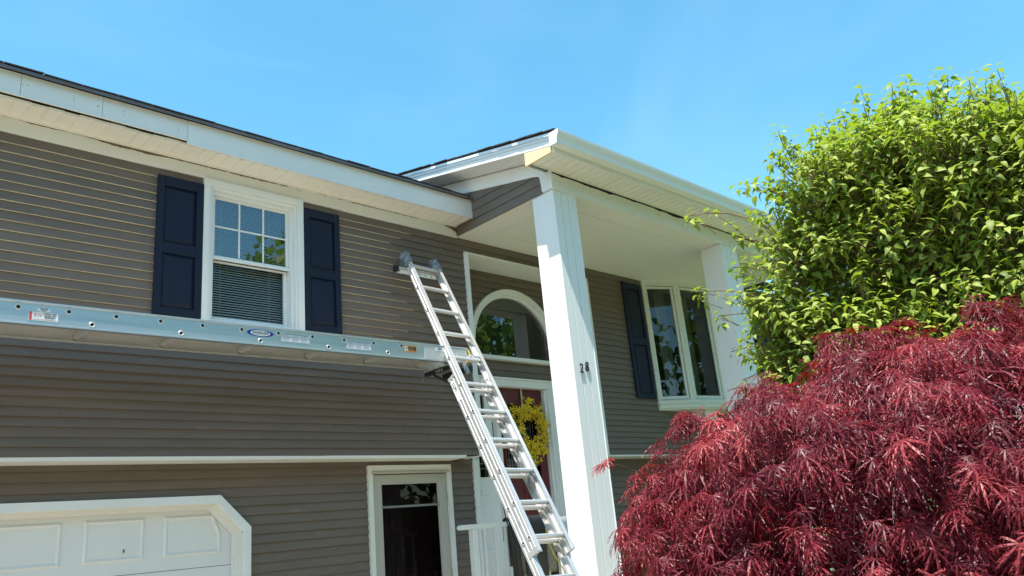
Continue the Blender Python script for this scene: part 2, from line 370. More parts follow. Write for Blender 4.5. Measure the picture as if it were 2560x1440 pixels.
def hole_left(z0, z1):
    return [((2.45, 2.45), (3.345, 3.345))] if z1 > WIN[2] and z0 < WIN[3] - 0.02 else []
_j = {}
def joints_left(i, z0):
    if i not in _j:
        r = random.Random(i * 31 + 5)
        fixed = {14: [2.0], 24: [1.95], 28: [1.62], 26: [2.85], 27: [1.5]}
        _j[i] = sorted(fixed.get(i, []) + [r.uniform(4.28, 4.78)] + ([r.uniform(-2.5, 0.5)] if r.random() < .6 else []) + ([r.uniform(2.3, 4.0)] if z0 < 3.2 and r.random() < .35 else []))
    return _j[i]
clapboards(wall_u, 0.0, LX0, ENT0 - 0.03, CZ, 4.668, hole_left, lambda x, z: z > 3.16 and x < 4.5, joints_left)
clapboards(wall_u, 0.0, ENT0 - 0.03, ENT1 + 0.05, [z for z in CZ if z > 4.5] + [4.525], 4.668)
def hole_right(z0, z1): return [((8.40, 8.40), (11.16, 11.16))] if z1 > 2.96 else []
clapboards(wall_u, 0.0, ENT1 + 0.05, LX1, CZ, 4.668, hole_right, None, lambda i, z: [random.Random(i).uniform(8.5, 9.6)] if z < 2.9 else [])
def hole_low(z0, z1):
    r = []
    if z0 < 2.03:
        zc = max(z0, 0); # clipped garage corner
        def gx(z): return 2.94 if z < 1.80 else 2.94 - (z - 1.80) * 1.0
        r.append(((-2.0, -2.0), (gx(z0), gx(min(z1, 2.03)))))
    if z0 < 2.25: r.append(((4.12, 4.12), (5.07, 5.07)))
    return r
clapboards(wall_l, 0.25, LX0, 5.385, CZ_LOW[:16], 2.36, hole_low)
clapboards(wall_l, 0.25, 7.29, LX1, CZ_LOW[:16], 2.36)
for a_, b_ in ((LX0, -2.0), (2.94, 4.12), (5.07, 5.385), (7.3, LX1)): MB().box(a_, b_, 0.235, 0.255, 0, 1.14).build('lower_skirt', M_SID, house)
# entry back wall with arched opening
AX, AZ, AR = 6.27, 3.61, 0.715
def hole_entry(z0, z1):
    r = []
    def hw(z):
        if z < 3.46: return None
        if z < AZ: return 0.69
        d = 0.69 ** 2 - (z - AZ) ** 2
        return math.sqrt(d) if d > 0 else 0.0
    if z1 > 3.47 and z0 < AZ + 0.69:
        b = hw(max(z0, 3.47)); t_ = hw(z1)
        r.append(((AX - b, AX - t_), (AX + b, AX + t_)))
    if z0 < 3.22: r.append(((5.42, 5.42), (6.86, 6.86)))
    return r
ZE = [4.46 - 0.074 * i for i in range(19)]
clapboards(wall_e, 0.35, 5.40, 7.29, ZE, 4.50, hole_entry)

# --- overhang soffit + band between storeys
band = MB().box(LX0, 5.10, -0.012, 0.25, 2.338, 2.356).build('overhang_band', M_WHITE_OLD, house)
MB().box(LX0, 5.10, -0.022, -0.0125, 2.336, 2.362).build('band_edge', M_CREAM, house)
MB().add([(5.10, -0.012, 2.347), (5.27, -0.005, 2.352), (5.27, 0.02, 2.352), (5.10, 0.25, 2.347)], [(0, 3, 2, 1)]).build('band_return', M_WHITE_OLD, house)
MB().box(7.24, LX1, -0.02, 0.25, 2.336, 2.356).build('overhang_band', M_WHITE_OLD, house)
# --- entry surround
MB().box(5.27, 5.325, -0.034, 0.34, 2.352, 4.50).build('entry_corner_board', M_WHITE, house, bevel=0.003)
MB().box(5.385, 5.445, 0.21, 0.345, 0.95, 2.336).build('entry_corner_board', M_WHITE, house, bevel=0.003)
MB().box(7.238, 7.275, -0.034, 0.34, 2.352, 4.50).build('entry_corner_board', M_WHITE, house, bevel=0.003)
MB().box(5.27, 7.275, -0.034, 0.348, 4.502, 4.522).build('entry_head_board', M_WHITE_OLD, house, bevel=0.002)
# --- interior of entry
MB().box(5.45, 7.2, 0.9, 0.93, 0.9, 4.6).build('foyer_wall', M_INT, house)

# ------------------------------------------------------------------ eave of the main roof
EY = -0.285
frz = MB().box(LX0, 5.20, -0.028, 0.0, 4.667, 4.780).build('frieze_board', M_WHITE_OLD, house, bevel=0.002)
# ragged brown line at the top of the frieze
b = MB(); x = LX0; N = 420; top = 4.788
xs = np.linspace(LX0, 5.195, N)
lo = 4.772 + 0.008 * np.sin(xs * 1.9) * np.sin(xs * .7 + 1) + rng.normal(0, 0.0022, N)
for cx, w, d in ((1.75, .15, .014), (2.0, .1, .012), (1.2, .12, .008), (2.9, .2, .006), (4.0, .2, .004)): lo -= d * np.exp(-((xs - cx) / w) ** 2)
lo = np.where(xs > 3.2, lo + 0.006, lo)
lo = np.minimum(lo, 4.786)
vs = []; fs = []
for i in range(N): vs += [(xs[i], -0.0305, top), (xs[i], -0.0305, lo[i])]
for i in range(N - 1): fs.append((2 * i, 2 * i + 1, 2 * i + 3, 2 * i + 2))
b.add(vs, fs); 
for i in range(N): vs[2 * i] = (xs[i], -0.027, top)
b.build('flaking_paint_line', M_BROWN, house)
# bare patch at the inner corner
MB().add([(5.02, -0.032, 4.786), (5.197, -0.032, 4.786), (5.197, -0.032, 4.665), (5.185, -0.032, 4.70), (5.165, -0.032, 4.728), (5.10, -0.032, 4.752), (5.04, -0.032, 4.764)],
         [(0, 6, 5, 4, 3, 2, 1)]).build('bare_wood_patch', M_BROWN, house)
MB().box(LX0, 5.195, -0.040, -0.0305, 4.778, 4.797).build('soffit_channel', M_CREAM, house)
# soffit strips (each a shallow pan with a raised rib)
def soffit_strip_mesh(w, depth, name, r=0.012):
    b = MB()
    prof = [(0, 0), (w - 0.018, 0), (w - 0.014, r), (w - 0.004, r), (w, 0), (w, 0.020), (0, 0.020)]
    b.prism(prof, lambda a, p, q: (p, a, q), 0.0, depth)
    me = bpy.data.meshes.new(name); me.from_pydata(b.v, [], b.f); me.materials.append(M_CREAM); me.update(); return me
sw = 0.104
me_s = soffit_strip_mesh(sw - 0.0006, 0.235, 'soffit_strip', -0.007)
sof = MB().box(LX0, 5.195, -0.262, -0.02, 4.815, 4.819).build('eave_soffit', M_DARK, house)
x = -1.6; k = 0
while x < 5.19 - sw:
    yo = -0.268 + (random.uniform(-0.006, 0.006) if x < 2.2 else 0)
    inst('soffit_strip', me_s, (x, yo, 4.7925 + (random.uniform(-0.0015, 0.0015) if x < 2.2 else 0)), sof); x += sw; k += 1
MB().box(x, 5.195, -0.268, -0.033, 4.7925, 4.804).build('soffit_strip', M_CREAM, sof)
# little rib-end notches along the wall channel
for i in range(46):
    xx = -1.6 + sw * (i + 1) - 0.008
    if 0.3 < xx < 5.15:
        MB().add([(xx - .011, -0.0408, 4.7975), (xx + .011, -0.0408, 4.7975), (xx, -0.0408, 4.8055)], [(0, 1, 2)]).build('rib_notch', M_BROWN, sof)
# fascia boards
fj = [LX0, -0.9, 1.02, 1.555, 2.19, 5.215]
fas = []
for i in range(5):
    z0 = 4.824 if i < 4 else 4.791
    z0 = z0 if i < 4 else 4.791
    o = MB().box(fj[i] + 0.0012, fj[i + 1] - 0.0012, EY - 0.012 - (0.003 if i == 4 else 0), EY + 0.01, z0, 4.998).build('fascia_board', M_WHITE, house, bevel=0.002); fas.append(o)
MB().box(LX0, 2.188, EY - 0.020, EY - 0.0125, 4.816, 4.826).build('fascia_lip', M_CREAM, house)
MB().box(2.192, 5.213, EY - 0.022, EY - 0.0155, 4.786, 4.792).build('fascia_lip', M_WHITE, house)
MB().box(5.2155, 5.222, EY - 0.016, -0.02, 4.80, 5.0).build('fascia_end_cap', M_WHITE, house)
for (nx, nz) in ((1.03, 4.915), (1.06, 4.922), (1.36, 4.92), (1.36, 4.899), (1.52, 4.905), (1.70, 4.92), (1.706, 4.89), (2.115, 4.90), (2.115, 4.875), (1.525, 4.912)):
    c = [(nx + 0.0035 * math.cos(a), EY - 0.0135, nz + 0.0035 * math.sin(a)) for a in np.linspace(0, 2 * math.pi, 9)[:-1]]
    MB().add(c, [tuple(range(8))]).build('nail_hole', M_HOLE, fas[2])
# caulk smear at the end of the fascia
MB().tube([(5.2, EY + .02, 4.90), (5.19, -0.20, 4.905), (5.194, -0.165, 4.93), (5.194, -0.15, 4.955)], 0.006, 6).build('caulk_smear', M_WHITE, house)
# roof: deck slab + eave shingles
SL = 0.36
roof = MB().prism([(EY - 0.02, 5.004), (4.2, 5.004 + SL * 4.48), (8.9, 5.004), (8.9, 5.02), (4.2, 5.03 + SL * 4.48), (EY - 0.02, 5.02)],
                  lambda a, p, q: (a, p, q), LX0 - 0.3, LX1 + 0.3).build('main_roof', M_SHING, house)
MB().prism([(0.0, 5.0), (8.8, 5.0), (4.2, 5.0 + SL * 4.2)], lambda a, p, q: (a, p, q), LX0, LX0 + .14).prism([(0.0, 5.0), (8.8, 5.0), (4.2, 5.0 + SL * 4.2)], lambda a, p, q: (a, p, q), LX1 - .14, LX1).build('gable_wall', M_SID, house)
MB().prism([(EY - 0.046, 4.988), (EY - 0.022, 5.010), (EY - 0.052, 5.0125), (EY - 0.052, 4.986)], lambda a, p, q: (a, p, q), LX0, 5.205).build('drip_edge', M_DRIP, house)
b = MB().prism([(0, 0), (0.30, 0.30 * SL), (0.30, 0.30 * SL + .007), (0, 0.009)], lambda a, p, q: (a, p, q), 0, 0.245)
me_sh = bpy.data.meshes.new('shingle'); me_sh.from_pydata(b.v, [], b.f); me_sh.materials.append(M_SHING); me_sh.update()
x = -0.6
while x < 5.0:
    inst('shingle', me_sh, (x, EY - 0.058 + random.uniform(-.006, .004), 5.015 + random.uniform(0, .006)), roof, rot=(0, random.uniform(-.014, .014), 0)); x += 0.25
x = -0.5
while x < 4.9:
    inst('shingle', me_sh, (x, EY + 0.02, 5.041 + random.uniform(0, .004)), roof, scale=(random.uniform(.9, 1.0), 1, 1)); x += 0.25

# ------------------------------------------------------------------ porch
PX, PF = 5.20, -1.45            # left side plane, front plane
PXR = 10.2                      # right end
PB = 4.677                      # underside of beams
RS = 0.222                      # roof slope
XR = 4.93                       # rake plane
def zr(y): return 5.0 + RS * (y + 1.39)      # underside of rake fascia
def zs(y): return 4.868 + RS * (y + 1.305)   # top of side siding / bottom of rake frieze
# beams & ceiling
MB().box(PX + .001, 5.505, PF + 0.26, 0.0, PB, PB + 0.02).build('side_beam_soffit', M_CEIL, house)
MB().box(PX + .001, PXR, PF, PF + 0.258, PB, PB + 0.02).build('front_beam_soffit', M_CEIL, house)
cl = MB().box(5.507, 8.0, PF + 0.262, -0.31, PB + 0.004, PB + 0.02).build('ceiling_panel', M_CEIL, house)
MB().box(8.003, PXR, PF + 0.262, -0.31, PB + 0.004, PB + 0.02).build('ceiling_panel', M_CEIL, house)
MB().box(5.507, PXR, -0.307, -0.001, PB - 0.002, PB + 0.02).build('ceiling_panel', M_CEIL, house)
MB().box(5.505, PXR, PF + 0.245, PF + 0.262, PB - 0.006, PB - 0.0005).build('ceiling_bead', M_WHITE_OLD, house)
MB().box(5.497, 5.512, PF + 0.263, -0.30, PB - 0.006, PB - 0.0005).build('ceiling_bead', M_WHITE_OLD, house)
for k in range(13):
    xx = 5.62 + k * 0.27 + random.uniform(-.05, .05); MB().tube([(xx, PF + .253, PB - .0075), (xx, PF + .253, PB - .005)], .0045, 6).build('nail_head', M_BROWN, house)
for (xx, zz) in ((5.62, 4.75), (5.80, 4.735), (6.9, 4.77), (8.0, 4.75)): MB().tube([(xx, PF - .0205, zz), (xx, PF - .018, zz)], .006, 6).build('nail_head', M_STEEL, house)
fb = MB().box(PX, PXR, PF - 0.018, PF, PB - 0.004, 4.838).build('front_beam_board', M_WHITE_OLD, house, bevel=0.003)
MB().box(5.33, PXR, PF - 0.004, PF + 0.02, 4.836, 4.87).build('beam_gap', M_DARK, house)
# ragged flaking along the gap
xs = np.linspace(5.25, PXR, 330); lo = 4.834 - 0.004 * (rng.random(330)) 
for cx, w, d in ((5.33, .03, .012), (5.75, .12, .012), (6.05, .05, .018), (6.9, .05, .014), (7.2, .14, .022), (5.95, .05, .012), (6.45, .04, .008)): lo -= d * np.exp(-((xs - cx) / w) ** 2) * (0.75 + .5 * rng.random(330))
b = MB(); vs = []; fs = []
for i in range(330): vs += [(xs[i], PF - 0.0205, 4.845), (xs[i], PF - 0.0205, lo[i])]
for i in range(329): fs.append((2 * i, 2 * i + 1, 2 * i + 3, 2 * i + 2))
b.add(vs, fs).build('flaking_paint_line', M_DARK, house)
# side wall of the porch: lapped boards facing left
side = MB().prism([(0.9, PB + .01), (-1.34, PB + .01), (-1.34, zs(-1.34)), (0.9, zs(0.9)), ], lambda a, p, q: (a, p, q), PX + 0.004, PX + 0.02).build('porch_side_wall', M_SID, house)
zz = PB + 0.002; h = 0.098; i = 0
while zz < zs(0) - 0.02:
    z1 = zz + h + 0.006
    y_end = -1.325
    if zs(y_end) < zz + 0.01: y_end = (zz + 0.01 - 4.868) / RS - 1.305
    zt = z1
    ytop = max(y_end, (zt - 4.868) / RS - 1.305) if zs(y_end) < zt else y_end
    t0 = 0.016
    v = []
    if ytop > -0.03: ytop = -0.03
    # polygon of the face (y,z): bottom from wall to front, then the sloping cut
    poly = [(-0.0, zz), (y_end, zz)]
    if zs(y_end) < zt: poly += [(y_end, max(zz + .004, min(zt, zs(y_end)))), (ytop, zt)]
    else: poly += [(y_end, zt)]
    poly += [(-0.0, zt)]
    n = len(poly); b = MB()
    fr = [(PX - t0 + (t0 - 0.004) * (q - zz) / (zt - zz), p, q) for p, q in poly]; bk = [(PX, p, q) for p, q in poly]
    b.add(fr + bk, [tuple(range(n))] + [(k_, n + k_, n + (k_ + 1) % n, (k_ + 1) % n) for k_ in range(n)])
    b.build('clapboard', M_SID, side); zz += h; i += 1
# rake frieze + corner board (with rounded inner corner)
ft = lambda y: zr(y) - 0.006
poly = [(2.2, zs(2.2)), (-1.25, zs(-1.25))]
cx_, cz_ = -1.285, zs(-1.27) - 0.03
poly += [(-1.27, zs(-1.27) - .002), (-1.30, zs(-1.29) - .012), (-1.316, zs(-1.30) - 0.035), (-1.33, 4.683), (PF - .016, 4.683), (PF - .016, 4.868), (-1.40, 4.868), (-1.40, ft(-1.40)), (2.2, ft(2.2))]
b = MB(); n = len(poly)
b.add([(PX - 0.020, p, q) for p, q in poly] + [(PX - 0.0005, p, q) for p, q in poly], [tuple(range(n))] + [(k_, n + k_, n + (k_ + 1) % n, (k_ + 1) % n) for k_ in range(n)])
b.build('rake_frieze_board', M_WHITE, house)
# rake soffit (between rake fascia and wall)
def slab_y(name, m, x0, x1, y0, y1, f0, th, parent=house, bevel=0.0):
    v = []
    for (y, ) in ((y0,), (y1,)):
        z = f0(y); v += [(x0, y, z), (x1, y, z), (x1, y, z + th), (x0, y, z + th)]
    return MB().add(v, [(0, 1, 2, 3), (7, 6, 5, 4), (0, 4, 5, 1), (1, 5, 6, 2), (2, 6, 7, 3), (3, 7, 4, 0)]).build(name, m, parent, bevel=bevel)
slab_y('rake_soffit', M_WHITE, XR + 0.002, PX - 0.001, -1.40, -0.38, lambda y: zr(y) + 0.004, 0.010)
slab_y('rake_soffit', M_WHITE, XR + 0.002, PX - 0.001, -0.377, 2.2, lambda y: zr(y) + 0.004, 0.010)
slab_y('rake_fascia', M_WHITE, XR - 0.022, XR, -1.755, 2.2, zr, 0.098, bevel=0.002)
slab_y('rake_flashing', M_FLASH, XR - 0.032, XR - 0.0225, -1.76, 2.2, lambda y: zr(y) + 0.062, 0.045)
slab_y('rake_flashing', M_FLASH, XR - 0.044, XR - 0.0325, -1.76, 2.2, lambda y: zr(y) + 0.092, 0.028)
# raw wood return at the corner
b = MB(); tri = [(-1.40, zr(-1.40) - .002), (-1.40, 4.856), (-1.735, 4.862), (-1.735, zr(-1.735) - .002)]
n = 4; b.add([(XR - 0.020, p, q) for p, q in tri] + [(XR, p, q) for p, q in tri], [(0, 1, 2, 3), (7, 6, 5, 4)] + [(k_, n + k_, n + (k_ + 1) % n, (k_ + 1) % n) for k_ in range(n)])
b.build('raw_wood_return', M_WOOD, house)
MB().box(XR + .002, PX - .022, -1.40, -1.385, 4.866, zr(-1.39)).build('return_backing', M_WHITE, house)
# front soffit strips
psof = MB().box(XR + .001, PXR, -1.735, PF - 0.02, 4.884, 4.888).build('porch_soffit', M_DARK, house)
me_p = soffit_strip_mesh(0.0994, 0.275, 'porch_soffit_strip')
x = XR + 0.002
while x < PXR - 0.1:
    inst('soffit_strip', me_p, (x, -1.735, 4.862), psof); x += 0.1
MB().box(XR + .002, PXR, PF - 0.03, PF - 0.0215, 4.848, 4.864).build('soffit_channel', M_CREAM, house)
# fascia and gutter
MB().box(XR, PXR, -1.757, -1.737, 4.862, 5.03).build('porch_fascia', M_WHITE, house)
gp = [(-1.758, 4.905), (-1.835, 4.905), (-1.842, 4.912), (-1.845, 4.945), (-1.862, 4.985), (-1.872, 5.005), (-1.874, 5.028), (-1.862, 5.030), (-1.862, 5.018), (-1.868, 5.018),
      (-1.866, 5.006), (-1.856, 4.986), (-1.839, 4.948), (-1.836, 4.914), (-1.833, 4.911), (-1.762, 4.911), (-1.762, 5.03), (-1.758, 5.03)]
gut = MB().prism(gp, lambda a, p, q: (a, p, q), 4.885, PXR + 0.02).build('gutter', M_GUT, house)
ec = [(-1.758, 4.903), (-1.837, 4.903), (-1.845, 4.911), (-1.848, 4.945), (-1.865, 4.985), (-1.876, 5.005), (-1.877, 5.031), (-1.758, 5.031)]
MB().prism(ec, lambda a, p, q: (a, p, q), 4.879, 4.8845).build('gutter_end_cap', M_GUT, gut)
# porch roof slab and shingles along the rake
proof = slab_y('porch_roof', M_SHING, XR - 0.03, PXR + 0.05, -1.80, 2.4, lambda y: zr(y) + 0.121, 0.015)
b = MB().prism([(0, 0), (0.20, 0.20 * RS - .006), (0.20, 0.20 * RS + .004), (0, 0.010)], lambda a, p, q: (a, p, q), 0, 0.5)
me_sr = bpy.data.meshes.new('rake_shingle'); me_sr.from_pydata(b.v, [], b.f); me_sr.materials.append(M_SHING); me_sr.update()
y = -1.83
while y < 1.3:
    inst('shingle', me_sr, (XR - 0.055 + random.uniform(-.008, .008), y, zr(y) + 0.138 + random.uniform(0, .004)), proof); y += 0.138
# posts: box columns of vertical planks
def post(x0, x1, y0, y1, z0, z1):
    core = MB().box(x0 + .012, x1 - .012, y0 + .012, y1 - .012, z0, z1).build('porch_post', M_POST, house)
    g = 0.0035; w = (x1 - x0) / 3
    for k in range(3):
        MB().box(x0 + k * w + (g if k else 0), x0 + (k + 1) * w - (g if k < 2 else 0), y0, y0 + .011, z0, z1).build('plank', M_POST, core, bevel=0.0015)
        MB().box(x0 + k * w + (g if k else 0), x0 + (k + 1) * w - (g if k < 2 else 0), y1 - .011, y1, z0, z1).build('plank', M_POST, core)
    MB().box(x0, x0 + .0115, y0 + .0115, y1 - .0115, z0, z1).build('plank', M_POST, core, bevel=0.0015)
    MB().box(x1 - .0115, x1, y0 + .0115, y1 - .0115, z0, z1).build('plank', M_POST, core, bevel=0.0015)
    MB().box(x1 - 0.001, x1 + 0.009, y0 - 0.004, y0 + .02, z0, z1).build('corner_bead', M_POST, core)
    return core
post1 = post(5.20, 5.505, -1.452, -1.17, 0.0, PB - 0.005)
post2 = post(8.11, 8.455, -1.452, -1.17, 0.0, PB - 0.005)
post3 = post(10.0, 10.2, -1.452, -1.17, 0.0, PB - 0.005)
post1['label'] = 'sunlit square white post with house number 28'
for ch, xx, zz in (('2', 5.297, 2.935), ('8', 5.374, 2.955)):
    text('numeral', ch, 0.125, M_NUM, post1, (xx, -1.459, zz), (1, 0, 0), (0.10, 0, 1), 0.004, xs=0.8)

# ------------------------------------------------------------------ upper window with blinds
win = frame('window', M_WHITE, house, 2.44, 3.354, 3.36, 4.666, 0.053, -0.042, 0.03, 0.003)
frame('casing_step', M_WHITE, win, 2.494, 3.300, 3.41, 4.612, 0.022, -0.026, 0.05, 0.002)
frame('jamb', M_SASH, win, 2.517, 3.277, 3.43, 4.589, 0.028, 0.008, 0.115, 0.002)
frame('upper_sash', M_SASH, win, 2.546, 3.248, 3.985, 4.560, 0.026, 0.045, 0.075, 0.003, wb=0.04, wt=0.024)
frame('lower_sash', M_SASH, win, 2.546, 3.248, 3.45, 4.010, 0.032, 0.077, 0.108, 0.003, wt=0.034, wb=0.05)
MB().box(2.535, 3.262, 0.030, 0.0765, 3.985, 4.012).build('meeting_rail', M_SASH, win, bevel=0.003)
for xm in (2.790, 3.010): MB().box(xm - .007, xm + .007, 0.050, 0.066, 4.02, 4.538).build('muntin', M_SASH, win, bevel=0.002)
MB().box(2.57, 3.225, 0.0515, 0.0645, 4.280, 4.294).build('muntin', M_SASH, win, bevel=0.002)
def pane(name, m, parent, x0, x1, y, z0, z1):
    return MB().add([(x0, y, z0), (x1, y, z0), (x1, y, z1), (x0, y, z1)], [(0, 1, 2, 3)]).build(name, m, parent)
pxs = [2.57, 2.784, 3.004, 3.226]; pzs = [4.02, 4.287, 4.538]
for i in range(3):
    for j in range(2): pane('pane', M_GLASS, win, pxs[i], pxs[i + 1], 0.058, pzs[j], pzs[j + 1])
pane('pane', M_SCREENG, win, 2.575, 3.22, 0.094, 3.49, 3.985)
b = MB(); z = 3.46; tl = math.radians(38)
while z < 4.56:
    c, s_ = math.cos(tl) * .0125, math.sin(tl) * .0125; yb = 0.138
    dz = random.uniform(-.0008, .0008)
    b.add([(2.55, yb - c, z - s_ + dz), (3.245, yb - c, z - s_ + dz), (3.245, yb, z + .002 + dz), (2.55, yb, z + .002 + dz), (3.245, yb + c, z + s_ + dz), (2.55, yb + c, z + s_ + dz)], [(0, 1, 2, 3), (3, 2, 4, 5)])
    z += 0.0213
b.build('venetian_blind', M_BLIND, win, smooth=True)
for xc in (2.66, 3.10): MB().box(xc - .001, xc + .001, 0.124, 0.126, 3.46, 4.57).build('ladder_cord', M_WHITE, win)
# ------------------------------------------------------------------ shutters
def shutter(x0, x1, z0, z1, zm):
    t0, t1 = -0.045, -0.018; w = 0.055
    s_ = MB().box(x0, x0 + w, t0, t1, z0, z1).box(x1 - w, x1, t0, t1, z0, z1).box(x0 + w, x1 - w, t0, t1, z1 - .085, z1).box(x0 + w, x1 - w, t0, t1, z0, z0 + .062).box(x0 + w, x1 - w, t0, t1, zm - .045, zm + .045)
    s_.box(x0 + w, x1 - w, -0.026, t1 + .001, z0 + .062, z1 - .085)
    s_ = s_.build('shutter', M_NAVY, house, bevel=0.003)
    for a, c in ((z0 + .066, zm - .049), (zm + .049, z1 - .089)):
        px0, px1 = x0 + w + .005, x1 - w - .005; d = 0.028
        b = MB(); b.add([(px0, -0.0265, a), (px1, -0.0265, a), (px1, -0.0265, c), (px0, -0.0265, c), (px0 + d, -0.040, a + d), (px1 - d, -0.040, a + d), (px1 - d, -0.040, c - d), (px0 + d, -0.040, c - d)],
                        [(0, 1, 5, 4), (1, 2, 6, 5), (2, 3, 7, 6), (3, 0, 4, 7), (4, 5, 6, 7)]).build('raised_panel', M_NAVY, s_)
    for sx in (x0 + .025, x1 - .02):
        MB().tube([(sx, t0 - .004, zm), (sx, t0, zm)], 0.007, 8).build('screw', M_NAVY, s_)
    return s_
shutter(2.068, 2.436, 3.435, 4.60, 3.985)
shutter(3.359, 3.725, 3.435, 4.60, 3.985)
shutter(7.955, 8.345, 3.055, 4.592, 3.80)
shutter(11.2, 11.57, 3.055, 4.592, 3.80)
lsh = MB().box(8.11, 8.48, 0.205, 0.235, 0.9, 1.72).build('shutter', M_NAVY, house, bevel=0.003)

# ------------------------------------------------------------------ bow window
BZ0, BZ1 = 3.03, 4.625
bp = [(8.41, -0.012), (8.885, -0.232), (9.49, -0.355), (10.07, -0.355), (10.615, -0.255), (11.15, -0.012)]
bow = MB()
hp = [(x, y - .012) for x, y in bp]
n = len(hp)
def slab_poly(b, pts, z0, z1, back=0.1):
    P = list(pts) + [(pts[-1][0], back), (pts[0][0], back)]
    m_ = len(P); b.add([(x, y, z0) for x, y in P] + [(x, y, z1) for x, y in P], [tuple(range(m_ - 1, -1, -1)), tuple(range(m_, 2 * m_))] + [(k_, (k_ + 1) % m_, m_ + (k_ + 1) % m_, m_ + k_) for k_ in range(m_)])
slab_poly(bow, hp, BZ1 + 0.002, PB + 0.0)
bow = bow.build('bow_window', M_BOWF, house)
b = MB(); slab_poly(b, [(x + (-.02 if k_ == 0 else .02 if k_ == n - 1 else 0), y - .02) for k_, (x, y) in enumerate(hp)], BZ0 - .042, BZ0 - .001); b.build('sill', M_BOWF, bow, bevel=0.003)
b = MB(); slab_poly(b, [(x, y - .012) for x, y in hp], BZ0 - .098, BZ0 - .0425); b.build('sill_apron', M_BOWF, bow, bevel=0.003)
b = MB(); slab_poly(b, [(x, y + .005) for x, y in hp], BZ0 - .115, BZ0 - .099); b.build('bow_underside', M_WHITE_OLD, bow)
for xb in (9.24, 10.3):
    MB().box(xb - .13, xb + .13, -0.24, -0.02, BZ0 - .30, BZ0 - .116).build('support_bracket', M_BOWF, bow)
def bow_panel(p0, p1):
    p0, p1 = Vector((*p0, 0)), Vector((*p1, 0)); L = (p1 - p0).length; ax = (p1 - p0) / L; ay = Vector((-ax.y, ax.x, 0)); az = Vector((0, 0, 1))
    def bb(b, u0, u1, v0, v1, z0, z1): b.obox(p0 + ax * ((u0 + u1) / 2) + ay * ((v0 + v1) / 2) + az * ((z0 + z1) / 2), ax, ay, az, (u1 - u0) / 2, (v1 - v0) / 2, (z1 - z0) / 2)
    b = MB(); w = 0.042
    bb(b, 0, w, -.012, .09, BZ0, BZ1); bb(b, L - w, L, -.012, .09, BZ0, BZ1); bb(b, w, L - w, -.012, .09, BZ1 - .02, BZ1); bb(b, w, L - w, -.012, .09, BZ0, BZ0 + .016)
    b.build('mullion_frame', M_BOWF, bow, bevel=0.002)
    b = MB(); s0, s1 = w + .008, L - w - .008; f_ = .032; z0, z1 = BZ0 + .022, BZ1 - .028
    bb(b, s0, s0 + f_, .008, .045, z0, z1); bb(b, s1 - f_, s1, .008, .045, z0, z1); bb(b, s0 + f_, s1 - f_, .008, .045, z1 - f_, z1); bb(b, s0 + f_, s1 - f_, .008, .045, z0, z0 + f_ + .008)
    b.build('casement_sash', M_BOWF, bow, bevel=0.002)
    b = MB(); q = [p0 + ax * u + ay * 0.026 + az * z for u, z in ((s0 + f_, z0 + f_), (s1 - f_, z0 + f_), (s1 - f_, z1 - f_), (s0 + f_, z1 - f_))]
    b.add(q, [(0, 1, 2, 3)]).build('pane', M_GLASS_B, bow)
for k in range(5): bow_panel(bp[k], bp[k + 1])
# curtains inside, low light
b = MB(); N = 60
M_CURT = mat('pale_curtain', (0.34, 0.33, 0.28), 0.9, var=0.1, vscale=2)
for (cx0, cx1) in ((8.75, 8.98), (9.36, 9.54)):
    vs = []; fs = []
    for i in range(N):
        u = i / (N - 1); vs += [(cx0 + (cx1 - cx0) * u, 0.06 + .012 * math.sin(u * 30), 3.05), (cx0 + (cx1 - cx0) * u, 0.06 + .012 * math.sin(u * 30), 4.6)]
    for i in range(N - 1): fs.append((2 * i, 2 * i + 2, 2 * i + 3, 2 * i + 1))
    b.add(vs, fs)
b.build('curtain', M_CURT, bow, smooth=True)
# downspout right of the window
MB().tube([(11.75, -0.33, 4.95), (11.75, -0.2, 4.85), (11.75, -0.06, 4.70), (11.75, -0.05, 0.1)], 0.04, 8).build('downspout', M_GUT, house)

# ------------------------------------------------------------------ arched window
def arc_pts(R, zb, n=36):
    P = [(AX + R, zb)] + [(AX + R * math.cos(a), AZ + R * math.sin(a)) for a in np.linspace(0, math.pi, n)] + [(AX - R, zb)]
    return P
def arch_ring(name, m, R0, R1, zb0, zb1, y0, y1, parent):
    o, i_ = arc_pts(R1, zb1), arc_pts(R0, zb0); n = len(o); b = MB()
    vs = [(x, y0, z) for x, z in o] + [(x, y0, z) for x, z in i_] + [(x, y1, z) for x, z in o] + [(x, y1, z) for x, z in i_]
    fs = []
    for k in range(n - 1):
        fs += [(k, k + 1, n + k + 1, n + k), (n + k, n + k + 1, 3 * n + k + 1, 3 * n + k), (2 * n + k, 3 * n + k, 3 * n + k + 1, 2 * n + k + 1), (k, 2 * n + k, 2 * n + k + 1, k + 1)]
    return b.add(vs, fs).build(name, m, parent)
arch = arch_ring('arched_window', M_WHITE, 0.645, AR, 3.50, 3.50, 0.300, 0.40, house)
arch_ring('arch_sash', M_SASH, 0.625, 0.6455, 3.50, 3.50, 0.345, 0.40, arch)
MB().box(AX - AR - .02, AX + AR + .02, 0.285, 0.41, 3.46, 3.5005).build('arch_sill', M_WHITE, arch, bevel=0.003)
P = arc_pts(0.626, 3.50); b = MB(); b.add([(x, 0.375, z) for x, z in P], [tuple(range(len(P)))]).build('pane', M_GLASS_A, arch)

